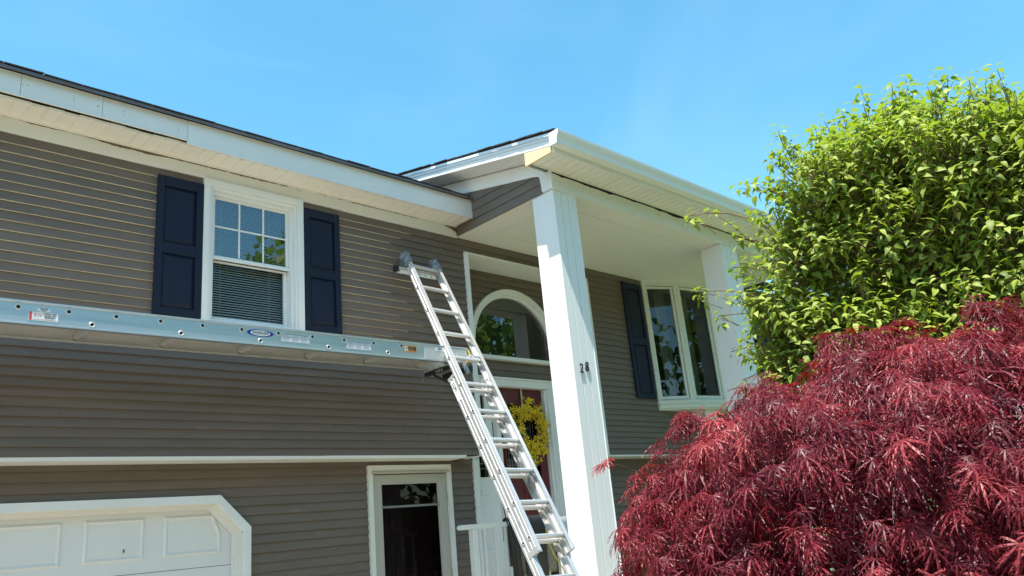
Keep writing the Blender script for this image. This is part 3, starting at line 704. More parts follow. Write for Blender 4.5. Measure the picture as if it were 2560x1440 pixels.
# ------------------------------------------------------------------ front door, sidelight
door = MB().box(5.925, 6.02, 0.40, 0.44, 1.12, 3.155).box(6.56, 6.675, 0.40, 0.44, 1.12, 3.155).box(6.02, 6.56, 0.40, 0.44, 2.985, 3.155).box(6.02, 6.56, 0.40, 0.44, 1.12, 2.14).build('front_door', M_MAROON, house, bevel=0.003)
frame('door_lite_moulding', M_MAROON, door, 6.005, 6.575, 2.125, 3.0, 0.03, 0.388, 0.40)
pane('pane', M_DGLASS, door, 6.02, 6.56, 0.415, 2.14, 2.985)
b = MB()
for xx in (6.08, 6.12, 6.45, 6.49): b.box(xx - .003, xx + .003, 0.409, 0.414, 2.14, 2.985)
for zz in (2.22, 2.30, 2.36, 2.80, 2.86, 2.92): b.box(6.02, 6.56, 0.4095, 0.4135, zz - .003, zz + .003)
b.build('came', M_CAME, door)
for zz in (1.45, 1.80):
    frame('panel_moulding', M_MAROON, door, 6.02, 6.28, zz, zz + .28, 0.02, 0.392, 0.3995); frame('panel_moulding', M_MAROON, door, 6.33, 6.58, zz, zz + .28, 0.02, 0.392, 0.3995)
MB().box(5.95, 6.65, 0.394, 0.3995, 1.14, 1.395).build('kick_plate', M_BRASS, door)
MB().tube([(6.0, 0.395, 2.06), (6.0, 0.34, 2.06)], 0.012, 8).tube([(6.0, 0.345, 2.06), (6.0, 0.325, 2.06)], 0.028, 10).build('door_knob', M_BRASS, door)
MB().box(6.676, 6.71, 0.352, 0.44, 0.95, 3.160).build('door_jamb', M_WHITE, house, bevel=0.002)
MB().box(6.71, 6.84, 0.322, 0.40, 0.95, 3.162).build('door_casing', M_WHITE, house, bevel=0.004)
MB().box(6.75, 6.80, 0.312, 0.3215, 0.95, 3.162).build('casing_bead', M_WHITE, house, bevel=0.003)
MB().box(5.87, 5.924, 0.335, 0.44, 0.95, 3.160).build('door_jamb', M_WHITE, house, bevel=0.003)
MB().box(5.45, 6.86, 0.318, 0.42, 3.163, 3.242).build('door_head_casing', M_WHITE, house, bevel=0.003)
MB().box(5.45, 6.88, 0.300, 0.345, 3.2425, 3.262).build('head_cap', M_WHITE, house, bevel=0.003)
slite = MB().box(5.455, 5.585, 0.37, 0.42, 0.95, 3.16).box(5.735, 5.868, 0.37, 0.42, 0.95, 3.16).box(5.585, 5.735, 0.37, 0.42, 3.06, 3.16).box(5.585, 5.735, 0.37, 0.42, 0.95, 2.17).build('sidelight', M_WHITE, house, bevel=0.003)
frame('sidelight_moulding', M_WHITE, slite, 5.57, 5.75, 2.155, 3.075, 0.022, 0.358, 0.37)
pane('pane', M_DGLASS, slite, 5.585, 5.735, 0.392, 2.17, 3.06)
b = MB()
for zz in (2.27, 2.32, 2.83, 2.90): b.box(5.585, 5.735, 0.386, 0.391, zz - .003, zz + .003)
for xx in (5.62, 5.70): b.box(xx - .0025, xx + .0025, 0.3865, 0.3905, 2.17, 3.06)
b.box(5.657, 5.662, 0.387, 0.390, 2.32, 2.45)
b.tube([(5.66, .388, 2.45), (5.62, .388, 2.53)], .0025, 4).tube([(5.66, .388, 2.45), (5.70, .388, 2.53)], .0025, 4)
b.build('came', M_CAME, slite)
for z0 in (1.40, 1.99):
    MB().box(5.60, 5.72, 0.362, 0.3695, z0, z0 + .05).build('raised_panel', M_WHITE, slite, bevel=0.003)

# ------------------------------------------------------------------ storm door at the lower level
sdr = MB().box(4.11, 4.157, 0.205, 0.30, 0.0, 2.30).box(5.032, 5.079, 0.205, 0.30, 0.0, 2.30).box(4.157, 5.032, 0.205, 0.30, 2.245, 2.30).build('storm_door', M_WHITE_OLD, house, bevel=0.003)
MB().box(4.14, 5.05, 0.19, 0.26, 2.222, 2.243).build('drip_cap', M_STORMF, sdr, bevel=0.003)
frame('storm_door_frame', M_STORMF, sdr, 4.163, 5.026, 0.03, 2.216, 0.095, 0.232, 0.262, 0.004, wt=0.078)
frame('glazing_stop', M_STORMF, sdr, 4.258, 4.931, 0.125, 2.139, 0.012, 0.240, 0.256, 0.001)
pane('pane', M_STORM, sdr, 4.268, 4.921, 0.252, 0.13, 2.13)
MB().box(4.262, 4.927, 0.238, 0.258, 1.915, 1.934).build('glazing_bar', mat('grey_glazing_bar', (0.22, 0.21, 0.21), 0.5), sdr)
for zz in (1.25, 1.95): MB().tube([(5.029, 0.226, zz), (5.029, 0.226, zz + .075)], 0.006, 6).build('hinge', M_STORMF, sdr)
idr = MB().box(4.19, 5.0, 0.38, 0.42, 0.03, 2.22).build('inner_door', M_MARD, sdr)
frame('inner_lite_moulding', M_MARD, idr, 4.44, 4.74, 1.05, 1.85, 0.03, 0.365, 0.38)
# ------------------------------------------------------------------ garage
gt = [(-2.05, 0.0), (-2.05, 2.09), (2.735, 2.09), (2.99, 1.835), (2.99, 0.0)]
gi = [(-1.99, 0.0), (-1.99, 2.028), (2.708, 2.028), (2.93, 1.806), (2.93, 0.0)]
def ring2(name, m, A, B, y0, y1, parent, bevel=0.0):
    n = len(A); vs = [(x, y0, z) for x, z in A] + [(x, y0, z) for x, z in B] + [(x, y1, z) for x, z in A] + [(x, y1, z) for x, z in B]; fs = []
    for k in range(n - 1): fs += [(k, k + 1, n + k + 1, n + k), (n + k, n + k + 1, 3 * n + k + 1, 3 * n + k), (2 * n + k, 3 * n + k, 3 * n + k + 1, 2 * n + k + 1), (k, 2 * n + k, 2 * n + k + 1, k + 1)]
    return MB().add(vs, fs).build(name, m, parent, bevel=bevel)
gar = ring2('garage_door', M_WHITE, gt, gi, 0.205, 0.262, house, 0.003)
gj = [(-1.975, 0.0), (-1.975, 2.012), (2.700, 2.012), (2.912, 1.800), (2.912, 0.0)]
ring2('garage_jamb', M_CREAM, gi, gj, 0.235, 0.36, gar)
ring2('weather_strip', M_WHITE, gj, [(-1.96, 0.0), (-1.96, 1.992), (2.685, 1.992), (2.885, 1.792), (2.885, 0.0)], 0.325, 0.345, gar)
gz = [0.02, 0.52, 1.045, 1.562, 2.03]
for k in range(4):
    z0, z1 = gz[k] + .002, gz[k + 1] - .002
    b = MB().box(-1.99, 2.915, 0.352, 0.39, z0, z1) if k < 3 else MB().prism([(-1.99, z0), (2.915, z0), (2.915, 1.80), (2.70, z1), (-1.99, z1)], lambda a, p, q: (p, a, q), 0.352, 0.39)
    sec = b.build('door_section', M_GDOOR, gar)
    for c in range(9):
        cx = 2.56 - c * 0.557
        a0, a1 = cx - .205, cx + .215; b0, b1 = z0 + .09, z1 - .07
        d = .030
        if k == 3: b0, b1 = 1.655, 1.958
        # sunk bevel moulding with raised field
        b = MB(); y_ = 0.3515; yi = 0.344
        if k == 3 and c == 0:
            out = [(a0, b0), (a1 + .03, b0), (a1 + .03, b1 - .14), (a1 - .03, b1), (a0, b1)]
        else: out = [(a0, b0), (a1, b0), (a1, b1), (a0, b1)]
        mx_, mz_ = sum(p[0] for p in out) / len(out), sum(p[1] for p in out) / len(out)
        def ins(s_): return [(p[0] + (d * s_ if p[0] < mx_ else -d * s_), p[1] + (d * s_ if p[1] < mz_ else -d * s_)) for p in out]
        r0, r1, r2 = out, ins(.55), ins(1.1); n = len(out)
        vs = [(x, y_, z) for x, z in r0] + [(x, 0.338, z) for x, z in r1] + [(x, 0.3475, z) for x, z in r2]
        fs = [(k_, (k_ + 1) % n, n + (k_ + 1) % n, n + k_) for k_ in range(n)] + [(n + k_, n + (k_ + 1) % n, 2 * n + (k_ + 1) % n, 2 * n + k_) for k_ in range(n)] + [tuple(range(2 * n, 3 * n))]
        b.add(vs, fs).build('panel', M_GDOOR, gar)
MB().box(2.071, 2.078, 0.340, 0.3465, 1.718, 1.74).build('chip', M_DARK, gar)

# ------------------------------------------------------------------ landing (setting)
ld = MB().box(4.55, 7.9, -0.60, 0.205, 0, 0.95).box(5.446, 7.28, 0.205, 0.44, 0, 0.95).box(5.60, 7.7, -0.90, -0.602, 0, 0.72).box(5.60, 7.7, -1.20, -0.902, 0, 0.49).box(5.60, 7.7, -1.50, -1.202, 0, 0.25).build('landing', M_CONC)
tag(ld, kind='structure')
MB().box(5.9, 6.75, 0.20, 0.398, 0.951, 1.118).build('door_step', M_CONC)['kind'] = 'structure'

# ------------------------------------------------------------------ railing
rl = empty('porch_railing', (4.76, -0.45, 0.95)); tag(rl, 'white metal railing on the landing in front of the entrance door', 'railing')
b = MB(); prof = []
for a in np.linspace(math.pi / 2, 3 * math.pi / 2, 9): prof.append((4.600 + 0.022 * math.cos(a), 1.677 + 0.021 * math.sin(a)))
prof += [(5.95, 1.656), (5.95, 1.698)]
b.prism(prof, lambda a, p, q: (p, a, q), -0.475, -0.425).build('top_rail', M_RAILP, rl, bevel=0.004)
for xx in (4.745, 5.845): MB().box(xx - .03, xx + .03, -0.48, -0.42, 0.951, 1.6555).build('newel', M_RAILP, rl, bevel=0.004)
for k in range(7):
    xx = 4.87 + k * 0.13
    MB().box(xx - .013, xx + .013, -0.463, -0.437, 1.03, 1.6555).build('baluster', M_RAILP, rl, bevel=0.002)
MB().box(4.776, 5.814, -0.466, -0.434, 1.00, 1.029).build('bottom_rail', M_RAILP, rl)
# mats hung over the rail
def drape(name, m, x0, x1, off, zf, zb, yc=-0.45, th=0.010, archw=False):
    r = 0.029 + off; path = [(yc - r, zf), (yc - r, 1.67)] + [(yc - r * math.cos(a), 1.682 + (r) * math.sin(a)) for a in np.linspace(0.25, math.pi - .25, 7)] + [(yc + r, 1.67), (yc + r, zb)]
    N = 14; b = MB(); vs = []; fs = []
    for i in range(N + 1):
        u = i / N; x_ = x0 + (x1 - x0) * u
        for j, (y_, z_) in enumerate(path):
            if j == 0 and archw: z_ = zf + (0.16 * (2 * u - 1) ** 2)
            vs.append((x_, y_ + 0.004 * math.sin(u * 9 + j * .3) * (1 if y_ < yc else 0), z_))
    n = len(path)
    for i in range(N):
        for j in range(n - 1): fs.append((i * n + j, i * n + j + 1, (i + 1) * n + j + 1, (i + 1) * n + j))
    o = b.add(vs, fs).build(name, m, None, smooth=True)
    s_ = o.modifiers.new('thick', 'SOLIDIFY'); s_.thickness = th; s_.offset = 0
    return o
tag(drape('carpet_mat', M_GREYMAT, 5.17, 5.72, 0.006, 1.22, 1.30), 'speckled grey carpet mat draped over the railing', 'mat')
tag(drape('rubber_mat', M_BLKMAT, 5.315, 5.60, 0.020, 1.16, 1.45), 'black rubber mat hung over the grey carpet mat', 'mat')
tag(drape('rubber_mat', M_BLKMAT, 5.150, 5.26, 0.020, 1.19, 1.52), 'narrow black mat strip at the left edge of the grey carpet mat', 'mat')

# ------------------------------------------------------------------ planter
pot = empty('terracotta_planter', (7.2, -0.33, 0.95)); tag(pot, 'terracotta flower pot on the landing between post and red maple', 'pot')
pr = [(0.16, 0.951), (0.225, 1.19), (0.245, 1.19), (0.25, 1.26), (0.225, 1.26), (0.215, 1.20)]
n = 24; vs = []; fs = []
for r, z in pr:
    vs += [(7.2 + r * math.cos(2 * math.pi * k / n), -0.33 + r * math.sin(2 * math.pi * k / n), z) for k in range(n)]
for i in range(len(pr) - 1):
    for k in range(n): fs.append((i * n + k, i * n + (k + 1) % n, (i + 1) * n + (k + 1) % n, (i + 1) * n + k))
fs.append(tuple(range(n - 1, -1, -1)))
MB().add(vs, fs).build('pot_body', M_TERRA, pot, smooth=True)
MB().add([(7.2 + .21 * math.cos(2 * math.pi * k / n), -0.33 + .21 * math.sin(2 * math.pi * k / n), 1.21) for k in range(n)], [tuple(range(n))]).build('soil', M_SOIL, pot)

# ------------------------------------------------------------------ aluminium stage plank
plank = empty('aluminium_stage_plank', (2.8, -0.5, 3.08)); tag(plank, 'long aluminium work plank hung on ladder jacks along the upper wall', 'plank')
def sh(z, x): return z + 0.0055 * (x - 1.0)
PFY, PBY, PH = -0.684, -0.335, 0.148; PX0, PX1 = -1.6, 4.632; ZB = 3.074
def pprism(poly, name, m, x0=PX0, x1=PX1, bevel=0.0, parent=plank):
    return MB().prism(poly, lambda a, p, q: (a, p, sh(q, a)), x0, x1).build(name, m, parent, bevel=bevel)
def rail_prof(y, d):     # channel with rolled lips; d=+1 lips point to +y (inside)
    t = 0.004
    return [(y - d * .010, ZB), (y + d * .030, ZB), (y + d * .030, ZB + t), (y + d * t, ZB + t), (y + d * t, ZB + PH - .016), (y + d * .045, ZB + PH - .016), (y + d * .045, ZB + PH), (y - d * .010, ZB + PH),
            (y - d * .010, ZB + PH - .010), (y, ZB + PH - .014), (y, ZB + .014), (y - d * .010, ZB + .010)]
fr_ = pprism(rail_prof(PFY, 1), 'side_rail', M_ALU)
bk_ = pprism(rail_prof(PBY, -1), 'side_rail', M_ALU_B)
# deck strips
for k in range(5):
    y0 = PFY + .047 + k * 0.0512
    pprism([(y0, ZB + PH - .014), (y0 + .050, ZB + PH - .014), (y0 + .050, ZB + PH - .004), (y0 + .045, ZB + PH - .001), (y0 + .040, ZB + PH - .004), (y0 + .010, ZB + PH - .004), (y0 + .005, ZB + PH - .001), (y0, ZB + PH - .004)], 'deck_strip', M_PLY)
pprism([(PFY + .048, ZB + PH - .0185), (PBY - .048, ZB + PH - .0185), (PBY - .048, ZB + PH - .0165), (PFY + .048, ZB + PH - .0165)], 'deck_underside', M_ALU_B)
HT = [1.058 - .28 * k for k in range(4, 0, -1)] + [1.058, 1.337, 1.618, 1.901, 2.189, 2.478, 2.767, 3.053, 3.336, 3.618, 3.897, 4.175, 4.454, 4.548]
HB = [1.476 - .57 * k for k in range(3, 0, -1)] + [1.476, 2.042, 2.624, 3.196, 3.758, 4.316]
# swaged tube end: rim ring + dark bore
def ring_mesh(name, r0, r1, dep):
    n = 20; vs = []; fs = []
    for (r, y) in ((r1 + .003, 0.0), (r1, -dep), (r0, -dep * .6), (r0 - .001, dep)):
        vs += [(r * math.cos(2 * math.pi * k / n), y, r * math.sin(2 * math.pi * k / n)) for k in range(n)]
    for i in range(3):
        for k in range(n): fs.append((i * n + k, i * n + (k + 1) % n, (i + 1) * n + (k + 1) % n, (i + 1) * n + k))
    me = bpy.data.meshes.new(name); me.from_pydata(vs, [], fs); me.materials.append(M_ALU_B)
    me.polygons.foreach_set('use_smooth', [True] * len(fs)); me.update(); return me
me_ring = ring_mesh('tube_end', 0.0115, 0.0165, 0.004)
b = MB().add([(0.0118 * math.cos(2 * math.pi * k / 16), 0, 0.0118 * math.sin(2 * math.pi * k / 16)) for k in range(16)], [tuple(range(16))])
me_bore = bpy.data.meshes.new('bore'); me_bore.from_pydata(b.v, [], b.f); me_bore.materials.append(M_HOLE); me_bore.update()
for hx, z in [(x, ZB + .107) for x in HT] + [(x, ZB + .036) for x in HB]:
    r_ = inst('tube_end', me_ring, (hx, PFY - 0.0005, sh(z, hx)), fr_); inst('tube_bore', me_bore, (hx, PFY - 0.0012, sh(z, hx)), fr_)
for hx in HT: MB().tube([(hx, PFY + .005, sh(ZB + .107, hx)), (hx, PBY - .005, sh(ZB + .107, hx))], 0.012, 8).build('deck_support', M_ALU_B, plank, smooth=True)
for hx in HB:
    MB().tube([(hx, PFY + .0045, sh(ZB + .034, hx)), (hx, PFY + .03, sh(ZB + .034, hx)), (hx, PBY - .04, sh(ZB + .034, hx)), (hx, PBY - .0045, sh(ZB + .034, hx))], 0.021, 12).build('rung', M_ALU_B, plank, smooth=True)
MB().box(4.14, 4.625, PFY - .0065, PFY - .0005, sh(ZB + .012, 4.3), sh(ZB + .134, 4.3)).build('end_plate', M_ALU_B, plank, bevel=0.002)
MB().box(4.26, 4.44, PFY - .0085, PFY - .0070, sh(ZB + .092, 4.3), sh(ZB + .128, 4.3)).build('model_plate', M_LABEL, plank)
text('lettering', '2424', 0.030, M_BLK, plank, (4.305, PFY - .0092, 3.206), (1, 0, .0055), (0, 0, 1), xs=0.8)
def label(x0, x1, z0, z1, m=M_LABEL, d=.0022): return MB().box(x0, x1, PFY - d, PFY - .0005, z0, z1).build('label', m, plank)
XD, ZD = (1, 0, .0055), (0, 0, 1)
# dealer stickers
label(1.118, 1.278, 3.106, 3.160, M_LABELW); label(1.163, 1.231, 3.166, 3.187, M_LABELW)
MB().box(1.119, 1.133, PFY - .003, PFY - .0023, 3.107, 3.159).build('red_stripe', M_RED, plank)
text('lettering', 'RW', 0.034, M_PINK, plank, (1.164, PFY - .0028, 3.141), XD, ZD, xs=0.85, shear=.2)
for i, t_ in enumerate(('NATION WIDE', 'LADDER AND', 'EQUIPMENT')): text('lettering', t_, 0.0125, M_BLK, plank, (1.231, PFY - .0028, 3.152 - .0125 * i), XD, ZD, xs=0.85)
text('lettering', 'CENTER', 0.0145, M_BLK, plank, (1.197, PFY - .0028, 3.180), XD, ZD, xs=0.9)
text('lettering', 'CENTER', 0.008, M_BLK, plank, (1.197, PFY - .0028, 3.1705), XD, ZD, xs=0.8)
MB().box(1.14, 1.27, PFY - .0028, PFY - .0023, 3.112, 3.115).build('fine_print', M_PINK, plank)
# maker's oval
def oval(cx, cz, rx, rz, y, m, name):
    n = 40; P_ = []
    for k in range(n):
        a = 2 * math.pi * k / n; P_.append((cx + rx * math.copysign(abs(math.cos(a)) ** .9, math.cos(a)), y, cz + rz * math.sin(a) + (cx * 0)))
    return MB().add(P_, [tuple(range(n))]).build(name, m, plank)
oval(2.622, 3.176, 0.104, 0.0265, PFY - .0012, M_BLUE, 'logo_oval'); oval(2.622, 3.176, 0.079, 0.0215, PFY - .0018, M_LABELW, 'logo_field')
text('lettering', 'WERNER', 0.033, M_BLK, plank, (2.622, PFY - .0024, 3.176), XD, ZD, xs=0.98, shear=.15, extrude=.0004)
# instruction labels
for (x0, x1, z0, z1) in ((2.792, 3.025, 3.134, 3.197), (3.36, 3.59, 3.128, 3.193)):
    label(x0, x1, z0, z1)
    b = MB(); b2 = MB()
    b2.box(x0 + .01, x1 - .01, PFY - .0028, PFY - .0023, z1 - .009, z1 - .004)
    for c in range(3):
        cx0 = x0 + .006 + c * (x1 - x0 - .006) / 3; cx1 = cx0 + (x1 - x0) / 3 - .009
        for r in range(7): b.box(cx0, cx1 - random.uniform(0, .02), PFY - .0028, PFY - .0023, z1 - .0165 - r * .0062, z1 - .0140 - r * .0062)
    b.build('fine_print', M_PRINTL, plank); b2.build('heading_print', M_PRINT, plank)
label(3.92, 4.055, 3.150, 3.208, M_ORANGE)
MB().box(3.927, 4.048, PFY - .0029, PFY - .0023, 3.161, 3.198).build('label_field', M_LABELW, plank)
MB().box(3.966, 4.047, PFY - .0034, PFY - .0030, 3.162, 3.197).build('warning_text_block', M_BLK, plank)
b = MB()
for r in range(5): b.box(3.970, 4.042 - random.uniform(0, .02), PFY - .0038, PFY - .0035, 3.190 - r * .006, 3.1922 - r * .006)
b.build('fine_print', M_ORANGE, plank)
MB().tube([(3.94, PFY - .0033, 3.175), (3.955, PFY - .0033, 3.188), (3.962, PFY - .0033, 3.180)], 0.003, 4).build('pictogram', M_BLK, plank)
for (dx, dz) in ((2.36, 3.20), (2.44, 3.198), (2.44, 3.185), (2.36, 3.178)):
    MB().tube([(dx, PFY - .0015, dz), (dx, PFY, dz)], 0.003, 6).build('rivet', M_ALU_B, plank)

# ------------------------------------------------------------------ extension ladder
P0 = Vector((4.3929, -0.1919, 4.1621)); A = Vector((-0.03097, -0.47633, -0.87872)).normalized()
U = (Vector((1, 0, 0)) - A * A.x).normalized(); Nn = A.cross(U)
SP = 0.2972; W = 0.385; NB = -0.078
lad = empty('extension_ladder', tuple(P0 + A * 4.70 + U * (W / 2))); tag(lad, 'aluminium extension ladder leaning on the wall with taped top ends', 'ladder')
def L(s, u, n): return P0 + A * s + U * u + Nn * n
def lbox(b, s0, s1, u0, u1, n0, n1, mi=0): b.obox(L((s0 + s1) / 2, (u0 + u1) / 2, (n0 + n1) / 2), A, U, Nn, (s1 - s0) / 2, (u1 - u0) / 2, (n1 - n0) / 2, mi); return b
def rail(side, s0, s1, n0):
    d = 1 if side == 0 else -1; ub = 0 if side == 0 else W
    prof = [(0, -.040), (.036, -.040), (.036, -.035), (.004, -.035), (.004, .026), (.036, .026), (.036, .031), (0, .031), (0, .0185), (-.0028, .0165), (-.0028, .0105), (0, .0085), (0, -.0165), (-.0028, -.0185), (-.0028, -.0245), (0, -.0265)]
    poly = [(ub + d * p, n0 + q) for p, q in prof]
    if d < 0: poly = poly[::-1]
    return MB().prism(poly, lambda a, p, q: L(a, p, q), s0, s1).build('rail', M_ALU_B, lad)
fl = [rail(0, -.05, 3.105, 0.0), rail(1, -.05, 3.105, 0.0)]
bl = [rail(0, 1.345, 4.73, NB), rail(1, 1.345, 4.73, NB)]
dprof = [(-.017, -.011), (-.006, -.0145), (.017, -.0145), (.019, -.006), (.015, .008), (.004, .0145), (-.009, .012), (-.018, .002)]   # (n, s)
def rung(s, n0):
    o = MB().prism([(p, q) for p, q in dprof], lambda a, p, q: L(s + q, a, n0 + p), 0.004, W - .004).build('rung', M_ALU_B, lad)
    for sd in (0, 1):
        e = 0.036 if sd == 0 else W - .036; d = 1 if sd == 0 else -1
    # brace under the right end
    MB().prism([(W - .045, s + .014), (W - .0045, s + .014), (W - .0045, s + .085)], lambda a, p, q: L(q, p, n0 + a), -.012, .004).build('rung_brace', M_ALU_B, lad)
    MB().prism([(.045, s + .014), (.0045, s + .014), (.0045, s + .085)], lambda a, p, q: L(q, p, n0 + a), -.012, .004).build('rung_brace', M_ALU_B, lad)
    return o
def rung_end(s, n0, parent):
    n = 14; vs = []; fs = []
    def c(r, k, q): 
        a = 2 * math.pi * k / n; return L(s + r * .95 * math.sin(a) + .002, q, n0 + r * math.cos(a))
    for r, q in ((.0175, 0.0), (.0165, -.0065), (.0115, -.0065), (.0105, -.001)): vs += [c(r, k, q) for k in range(n)]
    for i in range(3):
        for k in range(n): fs.append((i * n + k, i * n + (k + 1) % n, (i + 1) * n + (k + 1) % n, (i + 1) * n + k))
    MB().add(vs, fs).build('rung_end', M_ALU_B, parent)
    MB().add([L(s + .010, -.0045, n0), L(s - .006, -.0045, n0 + .0105), L(s - .008, -.0045, n0), L(s - .006, -.0045, n0 - .0105)], [(0, 1, 2, 3)]).build('rung_bore', M_HOLE, parent)
for k in range(11): rung(k * SP, 0.0); rung_end(k * SP, 0.0, fl[0])
for k in range(5, 16): rung(k * SP, NB); rung_end(k * SP, NB, bl[0])
# taped ends
for ub, s0, s1 in ((.016, -.185, -.005), (W - .016, -.170, .0)):
    vs = []; fs = []; n = 14; rings = 9
    for i in range(rings):
        t_ = i / (rings - 1); s_ = s0 + (s1 - s0) * t_
        r0 = .058 * (0.55 if i == 0 else 1.0) * (1.0 if t_ < .75 else 1 - (t_ - .75) * 1.2)
        for k in range(n):
            a = 2 * math.pi * k / n; rr = r0 * (1 + random.uniform(-.14, .14))
            vs.append(L(s_, ub + rr * .95 * math.cos(a), -.022 + rr * 1.15 * math.sin(a)))
    for i in range(rings - 1):
        for k in range(n): fs.append((i * n + k, i * n + (k + 1) % n, (i + 1) * n + (k + 1) % n, (i + 1) * n + k))
    fs += [tuple(range(n - 1, -1, -1)), tuple(range((rings - 1) * n, rings * n))]
    MB().add(vs, fs).build('taped_pad', M_TAPE, lad)
MB().box(4.275, 4.765, -0.150, -0.138, 4.082, 4.138).box(4.275, 4.765, -0.185, -0.1505, 4.128, 4.138).build('standoff_bar', M_ALU, lad, bevel=0.002)
MB().box(4.285, 4.760, -0.1535, -0.1505, 4.086, 4.124).build('label', M_LABELW, lad)
for hx in (4.31, 4.70): MB().tube([(hx, -0.1545, 4.105), (hx, -0.153, 4.105)], .007, 8).build('hole', M_HOLE, lad)
b = MB()
for x0 in (4.45, 4.53, 4.60): b.box(x0, x0 + .05, -0.1542, -0.1537, 4.098, 4.112)
b.build('fine_print', M_PRINTL, lad)
MB().box(4.250, 4.282, -0.188, -0.135, 4.09, 4.145).build('bar_end_cap', M_BLACKIRON, lad)
# rung locks, rail guides, feet
for ub in (.05, W - .05):
    b = MB(); lbox(b, 8 * SP - .03, 8 * SP + .10, ub - .012, ub + .012, NB - .01, -.01); b.build('rung_lock', M_STEEL, lad, bevel=0.003)
    b = MB(); lbox(b, 7.35 * SP, 8 * SP, ub - .004, ub + .004, NB - .005, NB + .012); b.build('lock_spring', M_STEEL, lad)
for ub in (-.004, W - .026):
    b = MB(); lbox(b, 1.345, 1.375, ub, ub + .03, NB - .045, NB + .05); b.build('rail_guide', M_ALU_B, lad)
    b = MB(); lbox(b, 3.06, 3.10, ub, ub + .03, -.09, .034); b.build('rail_guide', M_ALU_B, lad)
for ub in (.018, W - .018):
    MB().box(*(lambda p: (p.x - .035, p.x + .035, p.y - .06, p.y + .05, 0.004, 0.06))(L(4.72, ub, NB))).build('foot', M_BLACKIRON, lad, bevel=0.004)
b = MB(); lbox(b, 1.40, 1.60, -.0036, -.0030, NB - .033, NB + .022); b.build('side_label', M_LABELW, lad)
b = MB()
for q in (1.42, 1.44, 1.46): lbox(b, q, q + .008, -.0042, -.0037, NB - .028, NB + .015)
b.build('side_label_print', M_BLK, lad)
# pulley and rope
MB().tube([L(6.05 * SP, .06, -.10), L(6.25 * SP, .06, -.10)], .018, 10).build('pulley', M_BLACKIRON, lad)
rope = MB().tube([(4.58, -1.0, 2.52), (4.585, -1.0, 2.22), (4.60, -1.01, 1.90), (4.63, -1.02, 1.69), (4.69, -1.04, 1.48), (4.74, -1.05, 1.28), (4.76, -1.05, 0.9), (4.85, -1.05, 0.03)], .006, 6).build('rope', M_ROPE, None)
tag(rope, 'thin black rope hanging behind the ladder rungs', 'rope')
yr = MB().tube([(4.80, -1.30, 1.62), (4.80, -1.31, 1.50), (4.83, -1.33, 1.40), (4.90, -1.35, 1.28), (4.97, -1.36, 1.15), (5.0, -1.36, 0.8), (5.02, -1.36, 0.03)], .005, 6).build('rope', M_YROPE, None)
tag(yr, 'pale rope drooping from the lower rungs beside the white post', 'rope')
# ------------------------------------------------------------------ ladder jack
jack = empty('ladder_jack', (4.45, -0.72, 3.0)); tag(jack, 'black steel ladder jack bracket carrying the end of the plank', 'ladder jack')
b = MB().box(4.405, 4.440, -0.72, -0.325, 3.034, 3.070); b.build('arm', M_BLACKIRON, jack, bevel=0.003)
for k in range(5): MB().box(4.398, 4.447, -0.335 - k * .075, -0.318 - k * .075, 3.071, 3.086).build('tooth', M_ALU_B, jack, bevel=0.002)
for k in range(3): MB().box(4.399, 4.4035, -0.52 - k * .035, -0.505 - k * .035, 3.034, 3.056).build('slot', M_ALU_B, jack)
MB().tube([(4.42, -0.45, 3.025), (4.43, -0.62, 2.93), (4.44, -0.80, 2.84)], .011, 8).build('brace', M_BLACKIRON, jack)
MB().box(4.62, 4.655, -0.72, -0.32, 3.022, 3.070).build('arm', M_BLACKIRON, jack, bevel=0.003)
MB().tube([(4.56, -0.70, 3.12), (4.575, -0.74, 2.99)], .022, 8).build('strut', M_STEEL, jack)
b = MB().box(4.445, 4.745, -0.768, -0.752, 3.108, 3.158); b.build('hook_bar', M_ALU_B, jack, bevel=0.004)
n = 24; MB().add([(4.60 + .042 * math.cos(2 * math.pi * k / n), -0.7695, 3.134 + .020 * math.sin(2 * math.pi * k / n)) for k in range(n)], [tuple(range(n))]).build('oval_label', M_LABELW, jack)
text('lettering', 'RP', 0.022, M_RED, jack, (4.60, -0.7702, 3.134), (1, 0, 0), (0, 0, 1))
MB().tube([(4.40, -0.315, 3.03), (4.40, -0.300, 3.02), (4.40, -0.300, 2.985)], .009, 6).build('latch', M_STEEL, jack)
yk = MB().tube([(4.615, -0.66, 3.222), (4.64, -0.67, 3.235), (4.655, -0.675, 3.215), (4.665, -0.68, 3.18), (4.672, -0.70, 3.15), (4.67, -0.705, 3.12), (4.64, -0.71, 3.11), (4.60, -0.71, 3.115)], .013, 8).build('rope_knot', M_YROPE, None)
tag(yk, 'knotted yellow rope tied round the end of the plank', 'rope')

